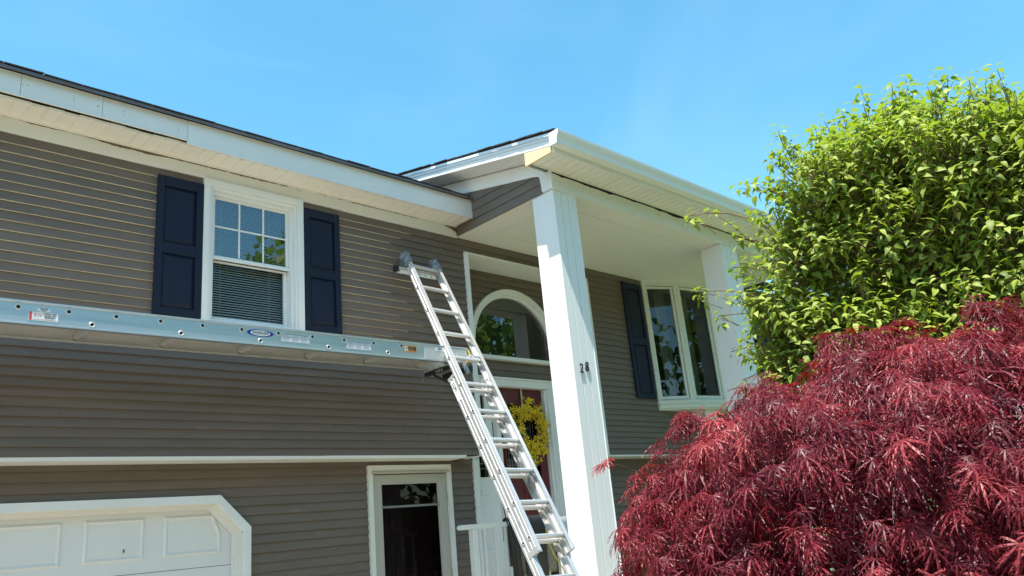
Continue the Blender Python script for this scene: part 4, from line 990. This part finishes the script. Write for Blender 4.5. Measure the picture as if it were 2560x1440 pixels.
# ------------------------------------------------------------------ wreath
wr = empty('forsythia_wreath', (6.37, 0.35, 2.68)); tag(wr, 'round wreath of yellow forsythia blossom hanging on the maroon door', 'wreath')
ring = []
for k in range(33):
    a = 2 * math.pi * k / 32; ring.append((6.37 + .185 * math.cos(a), 0.365, 2.68 + .195 * math.sin(a)))
MB().tube(ring, .022, 6).build('twig_ring', M_TWIG, wr)
MB().box(6.325, 6.350, 0.384, 0.3875, 2.83, 3.157).build('hanger', M_RIBBON, wr)
b = MB(); tw = MB()
for k in range(340):
    a = random.uniform(0, 2 * math.pi); rr = random.gauss(.205, .045)
    if random.random() < .16: rr = random.uniform(.26, .35)
    rr = max(.135, rr)
    c = Vector((6.37 + rr * math.cos(a) * .95, random.uniform(0.27, 0.36) + abs(rr - .19) * .25, 2.68 + rr * math.sin(a) * 1.08))
    c.y = min(c.y, .375)
    ax = Vector((random.gauss(0, .6), -1, random.gauss(0, .6))).normalized(); o1 = ax.orthogonal().normalized(); o2 = ax.cross(o1); ph = random.uniform(0, 1.5); sz = random.uniform(.028, .048)
    for q in range(4):
        t_ = ph + q * math.pi / 2; d = o1 * math.cos(t_) + o2 * math.sin(t_); e = ax.cross(d)
        b.add([c, c + d * sz * .55 + e * sz * .22 + ax * sz * .25, c + d * sz + ax * sz * .3, c + d * sz * .55 - e * sz * .22 + ax * sz * .25], [(0, 1, 2, 3)])
    if k % 4 == 0:
        tw.tube([c, Vector((6.37 + .17 * math.cos(a - .3), 0.36, 2.68 + .18 * math.sin(a - .3)))], .0025, 4)
tag(b.build('blossom', M_PETAL, wr), kind='stuff'); tag(tw.build('twig', M_TWIG, wr), kind='stuff')

# ------------------------------------------------------------------ foliage tools
def leaf_template(kind):
    if kind == 'dogwood':
        ts = [0, .14, .34, .56, .78, .92, 1.0]; ws = [.01, .19, .27, .24, .12, .035, 0]
        V = []; F = []
        for i, (t_, w) in enumerate(zip(ts, ws)):
            dz = -0.55 * t_ ** 2.1; V += [(t_, -w, dz + w * .30 - .10 * w * w), (t_, 0, dz), (t_, w, dz + w * .30)]
        for i in range(len(ts) - 1):
            a = 3 * i; F += [(a, a + 3, a + 4, a + 1), (a + 1, a + 4, a + 5, a + 2)]
        # taper to points: merge handled by tiny widths
        return np.array(V), F
    if kind == 'maple_low':
        V = []; F = []
        for a, l in zip(np.radians([-105, -55, -20, 20, 55, 105]), [.6, .85, 1, 1, .85, .6]):
            d = np.array([math.cos(a), math.sin(a)]); e = np.array([-d[1], d[0]]); b0 = len(V)
            for t_, w in ((.03, .01), (.55, .038), (1.0, .003)):
                z = -0.55 * (t_ * l) ** 1.9
                V += [(d[0] * t_ * l + e[0] * w, d[1] * t_ * l + e[1] * w, z), (d[0] * t_ * l - e[0] * w, d[1] * t_ * l - e[1] * w, z)]
            F += [(b0, b0 + 1, b0 + 3, b0 + 2), (b0 + 2, b0 + 3, b0 + 5, b0 + 4)]
        return np.array(V), F
    if kind == 'maple':
        V = []; F = []
        angs = np.radians([-112, -74, -36, 0, 36, 74, 112]); lens = [.52, .78, .95, 1.05, .95, .78, .52]
        for a, l in zip(angs, lens):
            d = np.array([math.cos(a), math.sin(a)]); e = np.array([-d[1], d[0]])
            prof = [(0.02, .006), (.30, .030), (.62, .034), (.86, .018), (1.0, .0)]
            base = len(V)
            for t_, w in prof:
                z = -0.62 * (t_ * l) ** 1.9 + .05 * t_
                p = d * t_ * l * (1 - .12 * t_)
                V.append((p[0] + e[0] * w, p[1] + e[1] * w, z - w * .4)); V.append((p[0] - e[0] * w, p[1] - e[1] * w, z - w * .4))
            for i in range(len(prof) - 1): F.append((base + 2 * i, base + 2 * i + 1, base + 2 * i + 3, base + 2 * i + 2))
            for t_, sd in ((.36, 1), (.44, -1), (.58, 1), (.66, -1), (.78, 1)):
                z = -0.62 * (t_ * l) ** 1.9 + .05 * t_; p = d * t_ * l * (1 - .12 * t_); q = d * (t_ + .16) * l * (1 - .12 * t_) + e * sd * .085
                b_ = len(V); V += [(p[0], p[1], z), (p[0] + d[0] * .06, p[1] + d[1] * .06, z - .01), (q[0], q[1], z - .10)]
                F.append((b_, b_ + 1, b_ + 2))
        return np.array(V), F
    V = [(0, 0, 0), (.5, -.32, -.02), (1, 0, -.15), (.5, .32, -.02)]
    return np.array(V), [(0, 1, 2, 3)]
def frames_from(dirs, ups):
    x = dirs / np.linalg.norm(dirs, axis=1, keepdims=True)
    z = ups - (ups * x).sum(1, keepdims=True) * x; z /= np.linalg.norm(z, axis=1, keepdims=True) + 1e-9
    y = np.cross(z, x); return np.stack([x, y, z], axis=2)
def leaf_cloud(name, tmpl, pos, R_, size, tone, m, parent, kind='stuff'):
    V, F = tmpl; n = len(pos); nv = len(V)
    W_ = np.einsum('nij,vj->nvi', R_ * size[:, None, None], V) + pos[:, None, :]
    verts = W_.reshape(-1, 3)
    lens = np.array([len(f) for f in F]); flat = np.concatenate([np.array(f) for f in F])
    loops = (flat[None, :] + (np.arange(n) * nv)[:, None]).ravel()
    me = bpy.data.meshes.new(name); me.vertices.add(len(verts)); me.vertices.foreach_set('co', verts.ravel())
    tot = np.tile(lens, n); starts = np.concatenate([[0], np.cumsum(tot)[:-1]])
    me.loops.add(len(loops)); me.loops.foreach_set('vertex_index', loops.astype(np.int32))
    me.polygons.add(len(tot)); me.polygons.foreach_set('loop_start', starts.astype(np.int32)); me.polygons.foreach_set('loop_total', tot.astype(np.int32))
    me.polygons.foreach_set('use_smooth', np.ones(len(tot), dtype=bool))
    at = me.attributes.new('tone', 'FLOAT', 'POINT'); at.data.foreach_set('value', np.repeat(tone, nv).astype(np.float32))
    me.materials.append(m); me.update(); me.validate()
    o = bpy.data.objects.new(name, me); link(o, parent)
    if kind: tag(o, kind=kind)
    return o
def leaf_objects(name, tmpl, pos, R_, size, tone, m, parent):
    V, F = tmpl; meshes = []
    for q in range(6):
        me = bpy.data.meshes.new(name); me.from_pydata([tuple(v) for v in V], [], F); me.materials.append(m)
        at = me.attributes.new('tone', 'FLOAT', 'POINT'); at.data.foreach_set('value', np.full(len(V), .1 + .13 * q, dtype=np.float32))
        me.polygons.foreach_set('use_smooth', [True] * len(F)); me.update(); meshes.append(me)
    for p, r, s_, t_ in zip(pos, R_, size, tone):
        o = bpy.data.objects.new(name, meshes[int(np.clip((t_ - .1) / .13, 0, 5))])
        Mx = Matrix([list(row) for row in r]).to_4x4()
        o.location = Vector(p); o.rotation_euler = Mx.to_euler(); o.scale = (s_, s_, s_); link(o, parent)
RCn = np.array([list(r) for r in RC]); CAMn = np.array(CAM)
def project(P_):
    v = (P_ - CAMn) @ RCn; z = -v[:, 2]; return 1280 + 1964.77 * v[:, 0] / z, 720 - 1964.77 * v[:, 1] / z, z
def pick_largest(pos, size, outward, n=300):
    px, py, z = project(pos); d = np.linalg.norm(pos - CAMn, axis=1)
    view = (CAMn - pos) / d[:, None]
    ok = (px > 10) & (px < 2550) & (py > 10) & (py < 1430) & (z > 0) & ((view * outward).sum(1) > 0.25)
    score = np.where(ok, size / d, -1); return np.argsort(-score)[:n]
def limb_path(a, b, bend=0.15, n=6):
    a, b = np.array(a), np.array(b); L_ = np.linalg.norm(b - a); off = rng.normal(0, bend * L_, 3); return [tuple(a + (b - a) * t_ + off * math.sin(math.pi * t_) * .6 + np.array([0, 0, .12 * L_]) * math.sin(math.pi * t_)) for t_ in np.linspace(0, 1, n)]

# ------------------------------------------------------------------ green tree right of the porch
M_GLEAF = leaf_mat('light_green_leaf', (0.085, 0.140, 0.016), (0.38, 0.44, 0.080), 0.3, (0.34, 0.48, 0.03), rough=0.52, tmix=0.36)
tree = empty('green_shrub_tree', (5.50, -4.60, 0.0)); tag(tree, 'bushy tree with bright green pointed leaves beside the porch', 'tree')
TC = np.array([5.40, -4.60, 2.95])
BLOBS = [(4.80, -4.12, 3.50, 0.44), (5.02, -4.48, 3.62, 0.45), (4.95, -4.87, 3.44, 0.45), (5.17, -5.14, 3.41, 0.47), (4.71, -3.95, 3.07, 0.40), (4.87, -4.38, 3.07, 0.42), (5.05, -4.7, 2.97, 0.44),
         (5.04, -5.04, 2.88, 0.46), (4.74, -3.88, 2.56, 0.36), (4.64, -3.66, 2.38, 0.20), (4.70, -3.68, 2.72, 0.20), (4.74, -4.24, 2.48, 0.38), (4.99, -4.54, 2.43, 0.42), (5.04, -4.89, 2.47, 0.42), (5.08, -5.39, 3.19, 0.5), (5.15, -5.25, 2.73, 0.5),
         (5.50, -4.10, 3.80, 0.46), (5.65, -4.49, 3.83, 0.5), (5.74, -4.89, 3.68, 0.5), (5.48, -4.0, 3.3, 0.46), (5.61, -4.35, 3.25, 0.5), (5.71, -4.74, 3.13, 0.5), (5.45, -3.95, 2.75, 0.42), (5.57, -4.22, 2.62, 0.46), (5.68, -4.61, 2.56, 0.46)]
base = np.array([5.50, -4.60, 0.0])
MB().tube([tuple(base), (5.49, -4.59, .5), (5.47, -4.58, 0.95)], .085, 10, r1=.07).build('trunk', M_BARK, tree, smooth=True)
ends = []
limb = MB()
for (bx, by, bz, br) in BLOBS:
    e = np.array([bx, by, bz + br * .45]); pth = limb_path((5.47, -4.58, 0.9), e, .05, 8)
    MB().tube(pth, .030, 7, r1=.006).build('limb', M_BARK, tree, smooth=True); ends.append(pth)
# whorl positions: outer shell + interior, clumped
p1, d1 = [], []
for (bx, by, bz, br) in BLOBS:
    br = br * rng.uniform(.80, .95); n = int(300 * (br / .45) ** 2 * (.5 if (bz < 3.0 and by < -4.65) else 1.0)); q = rng.normal(size=(n, 3)); q[:, 2] += .35; q /= np.linalg.norm(q, axis=1, keepdims=True)
    rad = br * (rng.uniform(.60, 1.06, n) + (rng.random(n) < .07) * rng.uniform(.05, .22, n)) * (1 + .26 * np.sin(q[:, 0] * 7 + bx * 9) * np.sin(q[:, 1] * 6 + bz * 7))
    sc3 = np.array([1.0, 1.0, .92]); p1.append(np.array([bx, by, bz]) + q * rad[:, None] * sc3); d1.append(q)
    n2 = n // 4; q = rng.normal(size=(n2, 3)); q /= np.linalg.norm(q, axis=1, keepdims=True); p1.append(np.array([bx, by, bz]) + q * (br * rng.uniform(.1, .65, n2))[:, None]); d1.append(q)
    for k in range(9):                                                 # long shoots standing out of the clump
        s_ = rng.normal(size=3); s_[2] = abs(s_[2]) + .5; s_ /= np.linalg.norm(s_); s0 = np.array([bx, by, bz]) + s_ * br * .8
        for m_ in range(4): p1.append((s0 + s_ * (.03 + .06 * m_) + rng.normal(0, .015, 3))[None]); d1.append(s_[None])
p1, d1 = np.vstack(p1), np.vstack(d1)
spr = []
for tip, inner in (((4.60, -3.22, 3.62), (4.95, -3.75, 3.3)), ((4.55, -3.20, 3.05), (4.95, -3.7, 2.7)), ((4.62, -3.30, 2.86), (5.0, -3.75, 2.65)), ((4.72, -3.33, 2.42), (5.05, -3.8, 2.3)), ((4.78, -3.42, 3.42), (5.1, -3.8, 3.1)), ((4.70, -3.30, 2.62), (5.05, -3.8, 2.4)), ((4.75, -3.40, 3.20), (5.1, -3.8, 2.9)), ((4.85, -3.38, 2.25), (5.1, -3.8, 2.2))):
    pth = limb_path(inner, tip, .06, 6); MB().tube(pth, .008, 5, r1=.003).build('twig', M_TWIG, tree, smooth=True)
    for q in pth[2:]: spr.append(np.array(q) + rng.normal(0, .035, 3))
    spr.append(np.array(tip))
p3 = np.array(spr); d3 = (p3 - TC) / np.linalg.norm(p3 - TC, axis=1, keepdims=True)
P_all = np.vstack([p1, p3]); D_all = np.vstack([d1, d3])
keep = P_all[:, 2] > 1.75
P_all, D_all = P_all[keep], D_all[keep]
tw = MB()
pos, dirs, ups, size, tone, outw = [], [], [], [], [], []
for p, d in zip(P_all, D_all):
    up = np.array([0, 0, 1.0]) * .9 + d * .55 + rng.normal(0, .18, 3); up /= np.linalg.norm(up)
    k = rng.integers(5, 8); ph = rng.uniform(0, 6.28); o1 = np.cross(up, [0.3, .9, .1]); o1 /= np.linalg.norm(o1); o2 = np.cross(up, o1)
    tbase = rng.uniform(.1, .70) + .16 * max(d[2], 0)  # upward whorls toned lighter, sunlit crown tops painted in
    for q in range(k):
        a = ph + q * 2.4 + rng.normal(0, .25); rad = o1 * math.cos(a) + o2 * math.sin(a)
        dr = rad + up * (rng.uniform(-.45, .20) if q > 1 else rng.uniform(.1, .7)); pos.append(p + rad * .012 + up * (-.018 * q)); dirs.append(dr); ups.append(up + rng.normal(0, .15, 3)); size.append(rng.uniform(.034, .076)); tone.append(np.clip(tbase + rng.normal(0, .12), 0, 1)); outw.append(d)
    ln = rng.uniform(.10, .22); st = p - up * ln * .7 - d * ln * .5
    tw.tube([tuple(st), tuple((st + p) / 2 + rng.normal(0, .01, 3)), tuple(p - up * .035)], .0035, 4, r1=.0018)
tag(tw.build('twig', M_TWIG, tree), kind='stuff')
pos, dirs, ups, size, tone, outw = map(np.array, (pos, dirs, ups, size, tone, outw))
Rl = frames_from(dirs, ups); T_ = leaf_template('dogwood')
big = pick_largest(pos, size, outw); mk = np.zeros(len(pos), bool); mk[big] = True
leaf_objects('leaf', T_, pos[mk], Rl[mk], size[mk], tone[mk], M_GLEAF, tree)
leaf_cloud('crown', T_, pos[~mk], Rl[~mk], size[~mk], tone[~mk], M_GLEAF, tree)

# ------------------------------------------------------------------ red laceleaf maple
def _ramp3(m, mid, pos=.55):
    cr = [n for n in m.node_tree.nodes if n.bl_idname == 'ShaderNodeValToRGB'][0]; e = cr.color_ramp.elements.new(pos); e.color = (*mid, 1); return m
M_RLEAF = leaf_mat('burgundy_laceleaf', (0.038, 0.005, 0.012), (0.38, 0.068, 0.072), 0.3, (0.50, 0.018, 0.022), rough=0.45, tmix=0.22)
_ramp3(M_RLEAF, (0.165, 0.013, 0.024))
mp_ = empty('red_laceleaf_maple', (4.0, -4.85, 0.0)); tag(mp_, 'mounded weeping maple with burgundy lace-cut leaves in the foreground', 'tree')
MC = np.array([3.93, -4.60]); MR = 1.74
MB().tube([(4.0, -4.85, 0), (4.03, -4.84, .4), (3.97, -4.86, .8), (4.0, -4.85, 1.15)], .09, 9, r1=.06).build('trunk', M_BARKM, mp_, smooth=True)
def dome(r): return 0.30 + 1.93 * np.maximum(1 - (r / MR) ** 2.8, 0) ** .46
pads = []
tries = 0
while len(pads) < 340 and tries < 20000:
    tries += 1
    th = rng.uniform(0, 2 * math.pi); r = MR * math.sqrt(rng.random()) * .97 if rng.random() < .5 else MR * rng.uniform(.9, .99)
    top = dome(r); z = top if r < MR * .9 else rng.uniform(.55, max(.6, top))
    dirc = np.array([math.cos(th), math.sin(th)]); inset = rng.uniform(-.10, .14)
    xy = MC + dirc * (r - inset); z += .10 * (-(xy[1] + 4.6)) * np.clip(z - 1, 0, 1)
    rr_ = np.linalg.norm(xy - MC)
    if rr_ > 1.27: xy = MC + dirc * (1.29 - .34 * max(0, 1.62 - z) - rng.uniform(0, .08))
    p = np.array([*xy, z + rng.uniform(-.10, .05)])
    tocam = (CAMn[:2] - MC); tocam /= np.linalg.norm(tocam)
    if dirc @ tocam < -.55 and r > .5: continue
    if any(np.linalg.norm(p - q[0]) < .25 for q in pads): continue
    nrm = np.array([*(dirc * (r / MR) ** 2 * 1.3), 1 - .7 * (r / MR) ** 3]); nrm /= np.linalg.norm(nrm); pads.append((p, nrm, dirc))
pos, dirs, ups, size, tone, outw = [], [], [], [], [], []
inner_i = []
for (p, nrm, dc) in pads:
    pr_ = rng.uniform(.15, .27); out3 = np.array([*dc, 0.0])
    lb = limb_path((4.0, -4.85, 1.05), p - nrm * .16 - out3 * .05, .04, 6); MB().tube(lb, .010, 5, r1=.003).build('branch', M_BARKM, mp_, smooth=True)
    ptone = rng.uniform(-.22, .22)
    side = np.cross(nrm, out3 + np.array([.01, .02, .01])); side /= np.linalg.norm(side); fw = np.cross(side, nrm)
    if fw @ out3 < 0: fw = -fw
    for q in range(26):
        pos.append(p - nrm * rng.uniform(.17, .38) - out3 * rng.uniform(.03, .15) + rng.normal(0, .09, 3)); dirs.append(out3 + rng.normal(0, .5, 3) - np.array([0, 0, .5])); ups.append(np.array([0, 0, 1]) + rng.normal(0, .4, 3)); size.append(rng.uniform(.08, .12)); tone.append(rng.uniform(0, .3)); outw.append(-out3); inner_i.append(len(pos) - 1)  # leaves behind the pad, toned dark to paint shaded gaps
    nt_ = rng.integers(26, 34)
    for t_ in range(nt_):
        u, w = rng.uniform(-1, 1), rng.uniform(-.5, 1.15)
        if u * u + (w - .3) ** 2 * .9 > 1.05: continue
        rr = math.hypot(u, w); c = p + side * u * pr_ + fw * w * pr_ * .75 + nrm * .05 - np.array([0, 0, 1]) * (rr ** 2) * pr_ * 1.0 + rng.normal(0, .012, 3)
        axis = side * u * .7 + fw * (w * .55 + .25) + nrm * .10; axis = axis / (np.linalg.norm(axis) + 1e-6)
        for q in range(rng.integers(2, 4)):
            dd = axis + rng.normal(0, .34, 3) - np.array([0, 0, .30]) ; pos.append(c + rng.normal(0, .016, 3)); dirs.append(dd); ups.append(nrm * .6 + np.array([0, 0, .8]) + axis * .5 + rng.normal(0, .22, 3)); size.append(rng.uniform(.062, .112)); tone.append(np.clip(.36 + ptone + rng.normal(0, .13), 0, 1)); outw.append(nrm * .4 + out3 * .6)
# interior leaves; darker tone paints in the shade inside the mound
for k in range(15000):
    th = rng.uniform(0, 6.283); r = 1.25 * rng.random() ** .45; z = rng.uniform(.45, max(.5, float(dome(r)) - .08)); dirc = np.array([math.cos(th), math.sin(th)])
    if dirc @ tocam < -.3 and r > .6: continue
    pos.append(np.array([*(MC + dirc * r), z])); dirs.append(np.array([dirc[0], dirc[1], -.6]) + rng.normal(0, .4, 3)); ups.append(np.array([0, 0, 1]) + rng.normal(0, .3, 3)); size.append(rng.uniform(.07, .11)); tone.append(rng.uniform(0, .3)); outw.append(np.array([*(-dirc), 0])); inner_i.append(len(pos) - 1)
# the single leaf spray reaching left
for k in range(5):
    pos.append(np.array([2.62, -3.84, 1.845]) + rng.normal(0, .012, 3)); dirs.append(np.array([-.6, .5, -.25]) + rng.normal(0, .3, 3)); ups.append(np.array([0, 0, 1.0])); size.append(.085); tone.append(.7); outw.append(np.array([-1, -.5, 0]))
MB().tube([(2.95, -3.80, 1.72), (2.80, -3.85, 1.80), (2.62, -3.84, 1.845)], .004, 4, r1=.002).build('twig', M_BARKM, mp_)
pos, dirs, ups, size, tone, outw = map(np.array, (pos, dirs, ups, size, tone, outw))
INNER = np.zeros(len(pos), bool); INNER[inner_i] = True
Rl = frames_from(dirs, ups); T_ = leaf_template('maple')
big = pick_largest(pos, size, outw); mk = np.zeros(len(pos), bool); mk[big] = True
leaf_objects('leaf', T_, pos[mk], Rl[mk], size[mk], tone[mk], M_RLEAF, mp_)
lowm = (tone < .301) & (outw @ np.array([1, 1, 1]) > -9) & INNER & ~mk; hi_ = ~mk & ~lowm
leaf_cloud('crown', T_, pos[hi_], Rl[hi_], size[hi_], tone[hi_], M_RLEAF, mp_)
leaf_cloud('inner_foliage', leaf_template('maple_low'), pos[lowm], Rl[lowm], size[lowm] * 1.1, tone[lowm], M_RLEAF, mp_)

# ------------------------------------------------------------------ trees across the street (seen as reflections in the panes)
M_FLEAF = leaf_mat('street_tree_leaf', (0.065, 0.115, 0.016), (0.17, 0.27, 0.045), 0.3, (0.24, 0.38, 0.03), rough=0.5, tmix=0.35)
Tq = leaf_template('plain')
for i, (tx, ty, th_, tr_) in enumerate(((-24, -27, 14.0, 5.0), (-13.5, -29, 15.5, 5.2), (-3.0, -26.5, 13.5, 4.8), (7.0, -28, 12.6, 4.3), (17.0, -27, 15.2, 5.0), (28.0, -27, 15.0, 5.4), (39.0, -25, 14.0, 5.2), (49.0, -20, 14.5, 5.4))):
    lab = 'leafy green tree across the street, mirrored in the window panes'
    t_ = empty('street_tree', (tx, ty, 0)); tag(t_, lab, 'tree', 'trees across the street')
    MB().tube([(tx, ty, 0), (tx + .1, ty, th_ * .3), (tx, ty + .1, th_ * .75)], .28, 9, r1=.08).build('trunk', M_BARK, t_, smooth=True)
    n = 4200; d = rng.normal(size=(n, 3)); d /= np.linalg.norm(d, axis=1, keepdims=True); r = rng.uniform(.45, 1, n) ** .5 * (1 + .16 * np.sin(d[:, 0] * 6 + i) * np.sin(d[:, 2] * 5) + .1 * np.sin(d[:, 1] * 9 + 2 * i))
    c = np.array([tx, ty, th_ * .62]); p = c + d * r[:, None] * np.array([tr_, tr_, th_ * .40])
    leaf_cloud('crown', Tq, p, frames_from(rng.normal(size=(n, 3)), d + rng.normal(0, .6, (n, 3))), rng.uniform(.45, .8, n), rng.uniform(0, 1, n), M_FLEAF, t_)

hd = empty('clipped_hedge', (10.0, -31.5, 0)); tag(hd, 'long clipped hedge behind the trees across the street', 'hedge')
MB().box(-40, 62, -32.3, -30.8, 0, 3.6).build('hedge_core', M_FLEAF, hd)
n = 9000; p = np.stack([rng.uniform(-40, 62, n), rng.uniform(-30.8, -30.3, n), rng.uniform(0, 3.9, n)], 1)
leaf_cloud('foliage', Tq, p, frames_from(rng.normal(size=(n, 3)), np.array([0, .8, .6]) + rng.normal(0, .5, (n, 3))), rng.uniform(.3, .55, n), rng.uniform(0, 1, n), M_FLEAF, hd)
